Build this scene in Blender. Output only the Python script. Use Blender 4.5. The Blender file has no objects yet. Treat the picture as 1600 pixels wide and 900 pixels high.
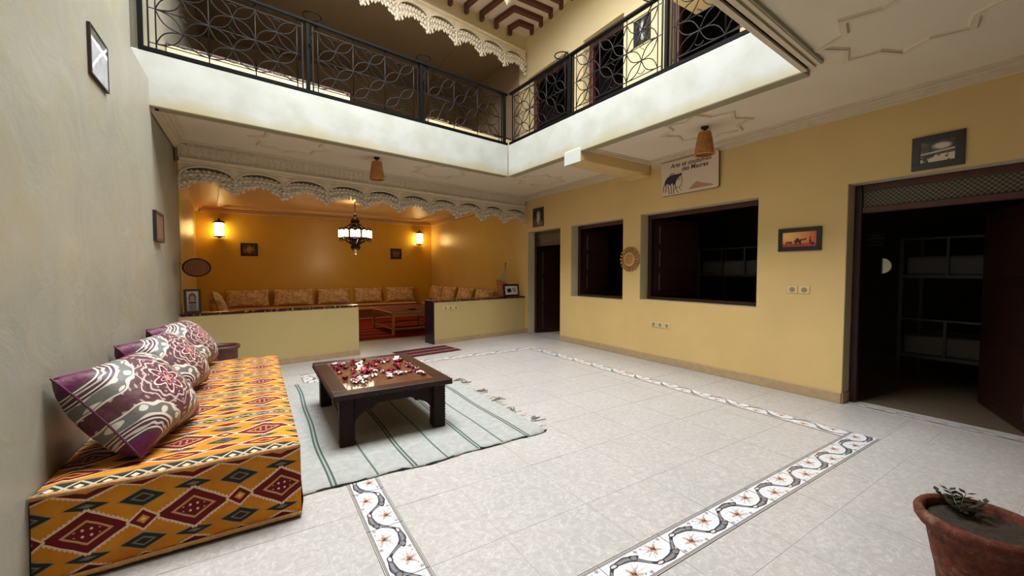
import bpy, bmesh, math, random
from mathutils import Vector, Matrix
random.seed(7)
PI = math.pi
S = bpy.context.scene
COL = S.collection

# ------------------------------------------------------------------ camera, sky, exposure
CAMH = 1.45
yaw = math.atan2(400, 633); pit = math.atan2(25, 633)
fw0 = Vector((math.sin(yaw), math.cos(yaw), 0)); rt = Vector((math.cos(yaw), -math.sin(yaw), 0)); up0 = Vector((0, 0, 1))
fw = fw0*math.cos(pit) - up0*math.sin(pit); up = up0*math.cos(pit) + fw0*math.sin(pit)
cd = bpy.data.cameras.new('camera'); cd.sensor_width = 36; cd.lens = 633/1600*36; cd.clip_start = 0.05
cam = bpy.data.objects.new('camera', cd); COL.objects.link(cam)
cam.matrix_world = Matrix(((rt.x, up.x, -fw.x, 0), (rt.y, up.y, -fw.y, 0), (rt.z, up.z, -fw.z, CAMH), (0, 0, 0, 1)))
S.camera = cam
wd = bpy.data.worlds.new('overcast_sky'); S.world = wd; wd.use_nodes = True
wd.node_tree.nodes['Background'].inputs[0].default_value = (0.93, 0.97, 1.0, 1)
wd.node_tree.nodes['Background'].inputs[1].default_value = 15.5
pl = bpy.data.lights.new('skylight_portal', 'AREA'); pl.shape = 'RECTANGLE'; pl.size = 3.9; pl.size_y = 3.7
pl.cycles.is_portal = True
po = bpy.data.objects.new('skylight_portal', pl); COL.objects.link(po); po.location = (1.35, 3.95, 7.12)
S.view_settings.view_transform = 'Standard'; S.view_settings.look = 'None'
S.view_settings.exposure = 0.78; S.view_settings.gamma = 1.0; S.view_settings.use_curve_mapping = False
S.cycles.max_bounces = 10; S.cycles.diffuse_bounces = 5; S.cycles.sample_clamp_indirect = 8.0
S.cycles.caustics_reflective = False; S.cycles.caustics_refractive = False

# ------------------------------------------------------------------ colours and node expressions
def lin(c):
    c = c/255.0
    return c/12.92 if c <= 0.04045 else ((c+0.055)/1.055)**2.4
def rgb(r, g, b): return (lin(r), lin(g), lin(b), 1.0)

class X:
    """one value in a shader tree, with arithmetic"""
    def __init__(s, nt, v): s.nt = nt; s.v = v
    def _m(s, op, *a):
        n = s.nt.nodes.new('ShaderNodeMath'); n.operation = op
        for i, q in enumerate((s,)+a):
            q = q.v if isinstance(q, X) else q
            if isinstance(q, (int, float)): n.inputs[i].default_value = q
            else: s.nt.links.new(q, n.inputs[i])
        return X(s.nt, n.outputs[0])
    def __add__(s, o): return s._m('ADD', o)
    __radd__ = __add__
    def __sub__(s, o): return s._m('SUBTRACT', o)
    def __rsub__(s, o): return X(s.nt, float(o))._m('SUBTRACT', s)
    def __mul__(s, o): return s._m('MULTIPLY', o)
    __rmul__ = __mul__
    def __truediv__(s, o): return s._m('DIVIDE', o)
    def __abs__(s): return s._m('ABSOLUTE')
    def mod(s, o): return s._m('FLOORED_MODULO', o)
    def lt(s, o): return s._m('LESS_THAN', o)
    def gt(s, o): return s._m('GREATER_THAN', o)
    def sin(s): return s._m('SINE')
    def cos(s): return s._m('COSINE')
    def sqrt(s): return s._m('SQRT')
    def atan2(s, o): return s._m('ARCTAN2', o)
    def mn(s, o): return s._m('MINIMUM', o)
    def mx(s, o): return s._m('MAXIMUM', o)
def dist(a, b): return (a*a + b*b).sqrt()

class T:
    """material tree helper"""
    def __init__(s, name):
        s.m = bpy.data.materials.new(name); s.m.use_nodes = True
        s.nt = s.m.node_tree; s.b = s.nt.nodes['Principled BSDF']
        s._uv = s._pos = s._obj = None
    def n(s, t): return s.nt.nodes.new(t)
    def uv(s):
        if not s._uv:
            c = s.n('ShaderNodeTexCoord'); x = s.n('ShaderNodeSeparateXYZ'); s.nt.links.new(c.outputs['UV'], x.inputs[0])
            s._uv = (X(s.nt, x.outputs[0]), X(s.nt, x.outputs[1]))
        return s._uv
    def pos(s):
        if not s._pos:
            c = s.n('ShaderNodeNewGeometry'); x = s.n('ShaderNodeSeparateXYZ'); s.nt.links.new(c.outputs['Position'], x.inputs[0])
            s._pos = tuple(X(s.nt, x.outputs[i]) for i in range(3)); s._posv = c.outputs['Position']
        return s._pos
    def obj(s):
        if not s._obj:
            c = s.n('ShaderNodeTexCoord'); x = s.n('ShaderNodeSeparateXYZ'); s.nt.links.new(c.outputs['Object'], x.inputs[0])
            s._obj = tuple(X(s.nt, x.outputs[i]) for i in range(3)); s._objv = c.outputs['Object']
        return s._obj
    def noise(s, scale, detail=3, rough=0.5, local=False, dist_=0.0):
        n = s.n('ShaderNodeTexNoise'); n.inputs['Scale'].default_value = scale; n.inputs['Detail'].default_value = detail
        n.inputs['Roughness'].default_value = rough; n.inputs['Distortion'].default_value = dist_
        if local: s.obj(); s.nt.links.new(s._objv, n.inputs['Vector'])
        else: s.pos(); s.nt.links.new(s._posv, n.inputs['Vector'])
        return X(s.nt, n.outputs['Fac'])
    def rand(s):
        n = s.n('ShaderNodeObjectInfo'); return X(s.nt, n.outputs['Random'])
    def mix(s, f, a, b):
        n = s.n('ShaderNodeMix'); n.data_type = 'RGBA'
        for q, i in ((f, 0), (a, 6), (b, 7)):
            q = q.v if isinstance(q, X) else q
            if isinstance(q, (int, float)): n.inputs[i].default_value = q
            elif isinstance(q, tuple): n.inputs[i].default_value = q
            else: s.nt.links.new(q, n.inputs[i])
        return n.outputs[2]
    def ramp(s, x, lo, hi): # linear step clamp
        n = s.n('ShaderNodeMapRange'); n.inputs[1].default_value = lo; n.inputs[2].default_value = hi
        s.nt.links.new(x.v, n.inputs[0]); return X(s.nt, n.outputs[0])
    def col(s, c):
        if isinstance(c, tuple): s.b.inputs['Base Color'].default_value = c
        else: s.nt.links.new(c, s.b.inputs['Base Color'])
        return s
    def rough(s, r, metal=0.0, spec=0.5):
        if isinstance(r, X): s.nt.links.new(r.v, s.b.inputs['Roughness'])
        else: s.b.inputs['Roughness'].default_value = r
        s.b.inputs['Metallic'].default_value = metal; s.b.inputs['Specular IOR Level'].default_value = spec
        return s
    def bump(s, h, strength=0.3, d=0.01):
        n = s.n('ShaderNodeBump'); n.inputs['Strength'].default_value = strength; n.inputs['Distance'].default_value = d
        s.nt.links.new(h.v, n.inputs['Height']); s.nt.links.new(n.outputs[0], s.b.inputs['Normal']); return s
    def emit(s, c, k):
        s.b.inputs['Emission Color'].default_value = c; s.b.inputs['Emission Strength'].default_value = k; return s

M = {}
def plain(key, c, r=0.6, metal=0.0, var=0.0, scale=6, spec=0.5, bump=0.0, bscale=40, local=False):
    t = T(key)
    if var:
        f = t.ramp(t.noise(scale, 4, 0.6, local), 0.3, 0.7)
        d = tuple(x*(1-var) for x in c[:3])+(1,); e = tuple(min(1, x*(1+var)) for x in c[:3])+(1,)
        t.col(t.mix(f, d, e))
    else: t.col(c)
    t.rough(r, metal, spec)
    if bump: t.bump(t.noise(bscale, 3, 0.6, local), bump)
    M[key] = t.m; return t.m

t = T('plaster_left')
n1 = t.noise(1.1, 5, 0.6, dist_=0.6); n2 = t.noise(2.6, 5, 0.55, dist_=0.8)
c = t.mix(t.ramp(n1, 0.35, 0.65), rgb(144, 141, 128), rgb(155, 150, 134)); c = t.mix(t.ramp(n2, 0.5, 0.75), c, rgb(150, 141, 115))
t.col(c).rough(0.45, spec=0.4); t.bump(n2, 0.28, 0.03); M['plaster_left'] = t.m
plain('plaster_yellow', rgb(213, 182, 120), 0.55, var=0.05, scale=1.3, bump=0.12, bscale=9)
plain('plaster_reveal', rgb(196, 182, 148), 0.7, var=0.06, scale=3)
plain('plaster_salon', rgb(214, 170, 60), 0.32, var=0.05, scale=1.2, bump=0.1, bscale=5)
plain('plaster_salon_side', rgb(212, 182, 104), 0.32, var=0.05, scale=1.2, bump=0.1, bscale=5)
plain('plaster_lowwall', rgb(192, 170, 114), 0.6, var=0.04, scale=1.8, bump=0.12, bscale=9)
plain('ceiling_paint', rgb(222, 207, 180), 0.75, var=0.03, scale=1.5)
plain('recess_shade', rgb(120, 112, 98), 0.8)  # darker grey puts the shade under the frieze arches into the colour
plain('carved_plaster', rgb(214, 202, 180), 0.8, var=0.1, scale=22, bump=0.3, bscale=45)
plain('moulding', rgb(214, 198, 168), 0.7, var=0.06, scale=8)
plain('peach_moulding', rgb(224, 186, 134), 0.45, var=0.05, scale=4)
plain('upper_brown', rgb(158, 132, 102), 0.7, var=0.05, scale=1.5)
plain('white_plaster', rgb(168, 169, 163), 0.6)
plain('upper_paint', rgb(206, 188, 146), 0.65, var=0.04, scale=1.5)
plain('dark_wood', rgb(46, 20, 16), 0.45, var=0.25, scale=9, bump=0.1)
plain('red_wood', rgb(74, 32, 24), 0.5, var=0.2, scale=9)
plain('black_iron', rgb(8, 8, 8), 0.6, spec=0.06)
plain('brown_iron', rgb(14, 10, 8), 0.45, spec=0.14)
plain('baseboard', rgb(176, 150, 112), 0.35, var=0.1, scale=12)
plain('grout', rgb(176, 171, 163), 0.85)
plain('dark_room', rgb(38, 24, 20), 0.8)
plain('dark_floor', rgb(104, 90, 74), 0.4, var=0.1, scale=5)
plain('bedding', rgb(92, 89, 88), 0.85, var=0.04)
plain('bed_metal', rgb(58, 55, 52), 0.5, metal=0.2)
plain('socket_white', rgb(214, 196, 150), 0.35)
plain('socket_dark', rgb(150, 130, 92), 0.5)
plain('picture_black', rgb(28, 26, 25), 0.3)
plain('frame_dark', rgb(40, 24, 20), 0.4)
plain('rattan', rgb(186, 128, 66), 0.65, var=0.25, scale=30, bump=0.5, bscale=60)
plain('straw', rgb(176, 126, 70), 0.7, var=0.2, scale=25, bump=0.3)
plain('straw_pale', rgb(206, 166, 108), 0.6, var=0.1, scale=25)
plain('carved_wood', rgb(36, 20, 16), 0.5, spec=0.2, var=0.3, scale=40, bump=0.9, bscale=70)
plain('table_top_wood', rgb(46, 26, 20), 0.4, spec=0.25, var=0.25, scale=14, bump=0.2)
plain('pine', rgb(176, 126, 70), 0.5, var=0.12, scale=10)
plain('maroon_cloth', rgb(112, 34, 30), 0.85, var=0.2, scale=12)
plain('banquette', rgb(120, 62, 34), 0.85, var=0.2, scale=7)
plain('mattress_cloth', rgb(206, 164, 108), 0.85, var=0.12, scale=8)
plain('navy_tile', rgb(24, 24, 42), 0.2, var=0.3, scale=20)
t = T('terracotta'); n1 = t.noise(7, 5, 0.65); n2 = t.noise(30, 4, 0.7)
c = t.mix(t.ramp(n2, 0.35, 0.65), rgb(74, 36, 26), rgb(112, 58, 40)); c = t.mix(t.ramp(n1, 0.58, 0.72), c, rgb(132, 104, 82)); c = t.mix(n2.gt(0.69), c, rgb(160, 146, 120))
t.col(c).rough(0.8, spec=0.25); t.bump(n2, 0.6, 0.01); M['terracotta'] = t.m
plain('soil', rgb(50, 40, 28), 0.95, var=0.4, scale=35, bump=1.0, bscale=60)
plain('leaf', rgb(38, 40, 24), 0.5, var=0.3, scale=20)
plain('pot_brown', rgb(92, 50, 40), 0.5, var=0.2, scale=10)
plain('petal_red', rgb(126, 8, 32), 0.6, var=0.3, scale=30)
plain('petal_pink', rgb(190, 84, 108), 0.6, var=0.2, scale=30)
plain('petal_white', rgb(206, 196, 190), 0.6, var=0.03, scale=30)
plain('beam_wood', rgb(78, 40, 26), 0.6, var=0.2, scale=10)
plain('roof_boards', rgb(206, 192, 176), 0.8, var=0.06, scale=6)
plain('lantern_paper', rgb(242, 236, 208), 0.7)
plain('bronze', rgb(46, 26, 18), 0.4, metal=0.5)
plain('sign_board', rgb(214, 194, 168), 0.5, var=0.04, scale=9)
plain('sign_edge', rgb(120, 84, 50), 0.6)
plain('ink', rgb(58, 34, 26), 0.7)
plain('veil_ink', rgb(48, 40, 56), 0.7)
plain('sand_ink', rgb(180, 130, 108), 0.7)
plain('sail_cloth', rgb(176, 156, 120), 0.7)
plain('boat_wood', rgb(160, 92, 52), 0.6)
plain('fringe_thread', rgb(196, 188, 172), 0.9)
plain('fringe_grey', rgb(104, 98, 88), 0.9)
plain('cord_tan', rgb(182, 134, 78), 0.8, var=0.2, scale=60, bump=0.5, bscale=120)
plain('mirror_glass', rgb(225, 225, 222), 0.05, metal=1.0)
plain('dark_cloth', rgb(36, 34, 40), 0.7)

# white fascia plaster, tinted towards cream along its lower lip in uneven patches
t = T('fascia_white'); z = t.pos()[2]
f = t.ramp(z + (t.noise(2.2, 4)-0.5)*0.26, 3.13, 3.29)
t.col(t.mix(f, rgb(152, 142, 108), t.mix(t.ramp(t.noise(3.5, 5), 0.35, 0.65), rgb(154, 155, 144), rgb(166, 167, 161)))).rough(0.6)
t.bump(t.noise(6, 4), 0.2); M['fascia_white'] = t.m

# floor tile: pale marbled ceramic
t = T('ceramic_tile')
v1 = t.noise(8, 6, 0.7, dist_=1.6); v2 = t.noise(1.6, 3)
base = t.mix(t.ramp(v2, 0.35, 0.65), rgb(172, 169, 165), rgb(182, 174, 171))
vein = abs(v1-0.5)
c = t.mix(t.ramp(vein, 0.0, 0.028), rgb(200, 198, 194), base)
c = t.mix(t.ramp(t.noise(26, 4, 0.7), 0.42, 0.75), c, rgb(162, 156, 147))
t.col(c).rough(t.ramp(v1, 0.2, 0.8)*0.1 + 0.3, spec=0.45); M['ceramic_tile'] = t.m

# printed border tile, uv 0..1 along u, v across
t = T('border_tile'); u, v = t.uv()
white = rgb(214, 215, 216); dark = rgb(48, 46, 50); line = rgb(110, 100, 96)
sn = (u*2*PI).sin(); w0 = 0.5 + sn*(1.5-sn*sn*0.5)*0.27
dv = abs(v-w0)
thick = 0.055 + ((u*4*PI+1.6).cos()*0.5+0.5)*0.05
vine = dv.lt(thick)
c = t.mix(t.ramp(t.noise(90, 2), 0.45, 0.55), white, rgb(206, 208, 210))
def blob(c, cu, cv, ru, rv, colr, petals=0, amp=0.35):
    a = (u-cu)/ru; b = (v-cv)/rv
    d = dist(a, b)
    if petals: d = d*(1 + (a.atan2(b)*petals).sin()*amp)
    return t.mix(d.lt(1.0), c, colr)
for cu, cv in ((0.25, 0.33), (0.75, 0.67)):
    sg_ = 1 if cv < .5 else -1
    for k in range(5):
        th = -0.9+k*0.45
        a = u-cu; b = (v-cv)*0.47
        ra = (a*math.cos(th)+b*math.sin(th)); rb = b*math.cos(th)-a*math.sin(th)
        c = t.mix((dist((ra-0.10*sg_)/0.075, rb/0.006)).lt(1.0), c, rgb(168, 164, 164) if k % 2 else rgb(186, 176, 160))
    c = blob(c, cu, cv, 0.062, 0.125, rgb(186, 156, 140), 5, .45)
    c = blob(c, cu, cv, 0.034, 0.070, rgb(150, 104, 84), 4, .4)
    c = blob(c, cu+0.014, cv-.02, 0.014, 0.040, rgb(36, 32, 32)); c = blob(c, cu-0.012, cv+.02, 0.012, 0.026, rgb(46, 40, 40))
for cu, cv in ((0.03, 0.17), (0.53, 0.83), (0.44, 0.15), (0.94, 0.85)):
    c = blob(c, cu, cv, 0.022, 0.045, rgb(150, 124, 126), 5)
for cu, cv in ((0.36, 0.18), (0.86, 0.82), (0.62, 0.84), (0.12, 0.16)):
    c = blob(c, cu, cv, 0.009, 0.020, rgb(60, 56, 60))
c = t.mix(vine, c, dark)
c = t.mix(dv.lt(thick-0.028)*(thick.gt(0.062)), c, rgb(88, 86, 90))
c = t.mix(abs(dv-0.018).lt(0.007)*(thick.gt(0.062)), c, rgb(170, 166, 166))
for cu, cv, sg_ in ((0.44, 0.70, 1), (0.94, 0.30, -1)):      # curled leaf lobes
    c = blob(c, cu, cv, 0.060, 0.10, dark, 3, .2); c = blob(c, cu, cv, 0.040, 0.065, rgb(120, 118, 120))
for cu, cv in ((0.15, 0.755), (0.65, 0.245)):      # tear-shaped bends
    c = blob(c, cu, cv, 0.06, 0.075, dark); c = blob(c, cu-0.004, cv, 0.042, 0.04, rgb(204, 192, 190))
ed = v.mn(1.0-v)
c = t.mix(ed.lt(0.095), c, rgb(206, 204, 200)); c = t.mix(abs(ed-0.082).lt(0.012), c, rgb(84, 78, 78)); c = t.mix(abs(ed-0.045).lt(0.018), c, rgb(128, 116, 108)); c = t.mix(ed.lt(0.014), c, rgb(72, 68, 68))
t.col(c).rough(0.28); M['border_tile'] = t.m

# kilim: uv in metres
def kilim(name, ground, g2, red, dk, cream):
    t = T(name); u, v = t.uv()
    P, R = 0.40, 0.66
    saw = ((u*120).mod(2.0)-1.0)*((u*120).mod(2.0)-1.0)*0.10-0.05
    a = abs(u.mod(P)-P/2); vv = v.mod(R)-R/2; b = abs(vv); h = P/2-a
    c = t.mix(t.ramp(t.noise(5, 4, 0.6, True), 0.35, 0.65), ground, g2)
    def dia(c, x, y, cy, hw, hh, layers, zig=True):
        d = x/hw + abs(y-cy)/hh
        if zig: d0 = d+saw
        else: d0 = d
        for k, colr in layers: c = t.mix((d0 if k > 1 else d).lt(k), c, colr)
        return c
    c = dia(c, a, b, 0.212, 0.135, 0.055, ((1.18, cream), (1.0, red), (0.55, ground), (0.3, red)))
    c = dia(c, h, b, 0.205, 0.09, 0.032, ((1.2, cream), (1.0, red)))
    c = dia(c, h, b, 0.108, 0.088, 0.042, ((1.15, rgb(150, 130, 90)), (1.0, dk), (0.55, rgb(120, 112, 92)), (0.38, dk)), False)
    c = dia(c, a, b, 0.122, 0.08, 0.024, ((1.15, rgb(150, 130, 90)), (1.0, dk), (0.4, rgb(120, 112, 92))), False)
    c = dia(c, a, b, 0.0, 0.152, 0.098, ((1.12, cream), (1.0, red), (0.62, rgb(196, 148, 92)), (0.50, red)))
    dots = (dist((a.mod(0.03)-0.015), (b.mod(0.03)-0.015)).lt(0.006))*((a/0.152+b/0.098).lt(0.42))
    c = t.mix(dots, c, cream)
    c = dia(c, h, b, 0.0, 0.052, 0.046, ((1.25, cream), (1.0, red), (0.5, ground), (0.22, cream)))
    band = b.gt(0.292)
    q = u.mod(0.10)-0.05; r = b-0.33
    lat = abs(abs(q)/0.05+abs(r)/0.036-1.0)
    cb = t.mix(lat.lt(0.16), dk, rgb(176, 170, 150)); cb = t.mix((abs(q)/0.05+abs(r)/0.036).lt(0.38), cb, cream)
    c = t.mix(band, c, cb)
    c = t.mix(abs(b-0.288).lt(0.005), c, rgb(150, 110, 60))
    t.col(c).rough(0.85, spec=0.2); t.bump(t.noise(220, 2, 0.5, True), 0.25); M[name] = t.m
kilim('kilim', rgb(212, 138, 32), rgb(190, 114, 28), rgb(104, 24, 26), rgb(46, 46, 40), rgb(222, 192, 160))

# cushion print
t = T('plum_medallion_cloth'); u, v = t.uv()
U = abs(u*2-1.0); V = abs(v*2-1.0); d = dist(1.02-U, (1.02-V)); rr = dist(U, V); th = (v*2-1.0).atan2(u*2-1.0)
plum = rgb(92, 26, 62); brown = rgb(76, 48, 56); cream = rgb(214, 204, 188); grey = rgb(110, 108, 100); wine = rgb(98, 32, 48)
lace = ((th*7)+(rr*34)).sin()*((th*7)-(rr*34)).sin()
wob = (V*22).sin()*0.025 + (U*22).sin()*0.025
c = t.mix(t.ramp(t.noise(30, 3, 0.6, True), 0.4, 0.6), rgb(98, 58, 62), rgb(84, 46, 54))
c = t.mix(lace.gt(0.72), c, rgb(176, 150, 144)); fl = rr - 0.24 - ((th*6).cos())*0.09
c = t.mix(fl.lt(0.045), c, cream); c = t.mix(fl.lt(0.0), c, wine); c = t.mix(abs(rr-0.13-((th*6).cos())*0.05).lt(0.016), c, rgb(200, 160, 160))
c = t.mix(rr.lt(0.07), c, rgb(190, 140, 120)); c = t.mix(abs(rr-0.45-((th*12).sin())*0.03).lt(0.02), c, rgb(190, 170, 160))
c = t.mix(abs(rr-0.56-((th*8).cos())*0.05).lt(0.012), c, rgb(196, 176, 164))
w = d+wob
c = t.mix(w.lt(0.86), c, cream); c = t.mix(w.lt(0.82), c, grey)
dot = dist(((u*26).sin()), ((v*26).sin())).lt(0.75)
c = t.mix(dot*(w.lt(0.80)), c, cream); c = t.mix(w.lt(0.64), c, cream)
c = t.mix(d.lt(0.60), c, brown); c = t.mix(abs(d-0.55).lt(0.012), c, cream)
c = t.mix(abs(d-0.47-(th*40).sin()*0.012).lt(0.02), c, rgb(186, 176, 164)); c = t.mix(abs(d-0.41).lt(0.012), c, cream)
c = t.mix(d.lt(0.34), c, plum)
t.col(c).rough(0.5, spec=0.4); t.bump(t.noise(14, 3, 0.6, True), 0.3, 0.02); M['plum_cushion'] = t.m
plain('plum_cloth', rgb(84, 22, 54), 0.55, var=0.25, scale=12)

# beige brocade cushions
t = T('brocade'); n1 = t.noise(9, 4, 0.65, True)
t.col(t.mix(t.ramp(n1, 0.42, 0.6), rgb(186, 150, 106), rgb(226, 200, 156))).rough(0.75); t.bump(n1, 0.4, 0.02); M['brocade'] = t.m
plain('brocade_edge', rgb(120, 84, 60), 0.8, var=0.3, scale=10)

# striped wool rug (local x across, metres)
t = T('wool_rug'); x, y, z = t.obj()
wx = x + (y*5.3+x*3).sin()*0.006 + (y*2.1).sin()*0.008
c = t.mix(t.ramp(t.noise(16, 4, 0.6, True), 0.35, 0.65), rgb(154, 154, 149), rgb(166, 167, 163))
for s in (0.41, 0.97, 1.53, 2.0):
    c = t.mix(abs(wx-s).lt(0.021), c, rgb(150, 152, 145)); c = t.mix(abs(abs(wx-s)-0.014).lt(0.007), c, rgb(70, 88, 80))
for s in (0.70, 1.235, 1.75):
    c = t.mix(abs(wx-s).lt(0.0075), c, rgb(84, 100, 92))
t.col(c).rough(0.95, spec=0.1); t.bump(t.noise(130, 2, 0.5, True), 0.4); M['wool_rug'] = t.m
t = T('rug_binding'); x, y, z = t.obj()
t.col(t.mix((x*17+(x*7).sin()).sin().gt(-0.25), rgb(150, 148, 136), rgb(34, 32, 32))).rough(0.9); M['rug_binding'] = t.m

def striped(name, cols, per, axis=0):
    t = T(name); p = t.obj()[axis]; q = p.mod(per)/per
    c = cols[0]
    for i, k in enumerate(cols[1:]): c = t.mix(q.gt((i+1)/len(cols)), c, k)
    t.col(c).rough(0.95, spec=0.1); M[name] = t.m
striped('maroon_mat', (rgb(92, 40, 46), rgb(66, 30, 36), rgb(92, 40, 46), rgb(146, 112, 104), rgb(76, 30, 40)), 0.24, 1)
striped('salon_rug_cloth', (rgb(120, 34, 26), rgb(92, 26, 22), rgb(120, 34, 26), rgb(150, 60, 40)), 0.5, 1)

# dark ledge tile with pale chips
t = T('ledge_tile'); n1 = t.noise(28, 2, 0.5)
t.col(t.mix(n1.gt(0.62), t.mix(t.ramp(t.noise(9), 0.4, 0.6), rgb(30, 14, 16), rgb(64, 22, 24)), rgb(170, 150, 120))).rough(0.25); M['ledge_tile'] = t.m

# woven transom mesh
t = T('transom_mesh'); x, y, z = t.pos()
t.col(t.mix(((y*150).sin()*(z*150).sin()).gt(0.0), rgb(44, 38, 30), rgb(104, 96, 74))).rough(0.5, 0.2); M['transom_mesh'] = t.m

# glass table panel
t = T('table_glass'); t.col(t.mix(t.ramp(t.noise(3, 3), 0.35, 0.65), rgb(88, 56, 40), rgb(112, 78, 56))).rough(0.06, spec=0.7); M['table_glass'] = t.m
# woven tray: rings and radial stitches
t = T('woven_tray'); x, y, z = t.obj(); d = dist(x, z*1.65); th = z.atan2(x)
t.col(t.mix((d*180).sin().gt(0.2), rgb(150, 96, 52), rgb(104, 62, 36))).rough(0.8); M['woven_tray'] = t.m

# lamp glass
def glow(name, c, k):
    t = T(name); t.col(c).rough(0.3).emit(c, k); M[name] = t.m
glow('lamp_glass', rgb(255, 214, 138), 11.0)
glow('chandelier_glass', rgb(255, 240, 210), 2.6)

# framed pictures (uv 0..1)
def pic(name, fn):
    t = T(name); u, v = t.uv(); t.col(fn(t, u, v)).rough(0.25); M[name] = t.m
def p_camel(t, u, v):
    c = t.mix(t.ramp(dist(u-0.1, v-0.75), 0.0, 0.9), rgb(250, 196, 110), rgb(206, 92, 48))
    c = t.mix(v.lt(0.22), c, rgb(170, 60, 60))
    def e(c, cu, cv, ru, rv): return t.mix(dist((u-cu)/ru, (v-cv)/rv).lt(1.0), c, rgb(60, 24, 22))
    for a in ((.46, .36, .12, .10), (.45, .5, .05, .09), (.6, .46, .10, .05), (.69, .52, .03, .05), (.39, .24, .015, .14), (.43, .22, .015, .14), (.52, .24, .015, .14), (.55, .22, .015, .14),
              (.2, .3, .12, .06), (.12, .2, .012, .1), (.26, .2, .012, .1), (.83, .34, .03, .2), (.83, .6, .025, .06), (.9, .18, .05, .1)): c = e(c, *a)
    return c
pic('camel_print', p_camel)
def p_feet(t, u, v):
    n = t.noise(14, 4, 0.6)
    c = t.mix(t.ramp(n, 0.4, 0.6), rgb(36, 30, 24), rgb(96, 84, 66))
    c = t.mix(t.ramp(dist((u-0.62)/0.28, (v-0.74)/0.16)+(n-0.5), 0.6, 1.1), rgb(204, 190, 170), c)
    c = t.mix(abs(v-0.42-u*0.12).lt(0.04), c, rgb(196, 178, 150))
    c = t.mix((v-u*0.06).lt(0.3)*n.gt(0.47), c, rgb(208, 190, 162))
    return c
pic('dark_print', p_feet)
def p_portrait(t, u, v):
    n = t.noise(18, 4, 0.6)
    c = t.mix(t.ramp(n, 0.4, 0.6), rgb(24, 22, 24), rgb(62, 58, 60))
    c = t.mix(t.ramp(dist((u-0.55)/0.22, (v-0.5)/0.5)+(n-0.5)*1.2, 0.5, 0.9), rgb(176, 170, 168), c)
    return c
pic('portrait_print', p_portrait)
def p_bowl(t, u, v):
    c = t.mix(t.ramp(v, 0, 1), rgb(120, 110, 104), rgb(168, 158, 146))
    c = t.mix(dist((u-0.48)/0.33, (v-0.66)/0.26).lt(1.0), c, rgb(86, 68, 56)); c = t.mix(dist((u-0.48)/0.22, (v-0.6)/0.2).lt(1.0), c, rgb(140, 104, 84))
    c = t.mix((abs(u-0.48).lt(0.33))*(abs(v-0.42).lt(0.04)), c, rgb(50, 40, 36)); c = t.mix((abs(u-0.48).lt(0.3))*v.lt(0.36), c, rgb(98, 92, 86))
    return c
pic('window_print', p_bowl)
def p_blot(t, u, v):
    c = rgb(206, 200, 196)
    c = t.mix((dist((u-0.32)/0.22, (v-0.48)/0.28)+(t.noise(30)-0.5)).lt(0.85), c, rgb(40, 36, 44))
    c = t.mix(abs(dist((u-0.72)/0.14, (v-0.6)/0.2)-0.8).lt(0.2), c, rgb(60, 56, 60)); c = t.mix(dist((u-0.78)/0.04, (v-0.36)/0.14).lt(1.0), c, rgb(70, 64, 66))
    return c
pic('ink_print', p_blot)
def p_sepia(t, u, v):
    n = t.noise(9, 4, 0.6); c = t.mix(t.ramp(n, 0.4, 0.6), rgb(60, 46, 34), rgb(132, 108, 76))
    return t.mix(dist((u-0.5)/0.22, (v-0.5)/0.32).lt(1.0), c, rgb(150, 122, 80))
pic('sepia_print', p_sepia)
def p_grey(t, u, v):
    n = t.noise(6, 4, 0.6)
    c = t.mix(t.ramp(n, 0.35, 0.65), rgb(140, 140, 146), rgb(176, 176, 182))
    c = t.mix((v.gt(0.82)), c, rgb(70, 68, 68)); c = t.mix(abs(v-u*0.9-0.1+(n-0.5)*0.3).lt(0.05), c, rgb(224, 222, 222))
    return t.mix((abs(v-0.76)+(n-0.5)*0.2).lt(0.05), c, rgb(228, 226, 222))
pic('grey_print', p_grey)
def p_brown(t, u, v):
    n = t.noise(10, 4, 0.6); return t.mix(t.ramp(n, 0.4, 0.6), rgb(92, 72, 66), rgb(116, 92, 84))
pic('brown_print', p_brown)

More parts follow.
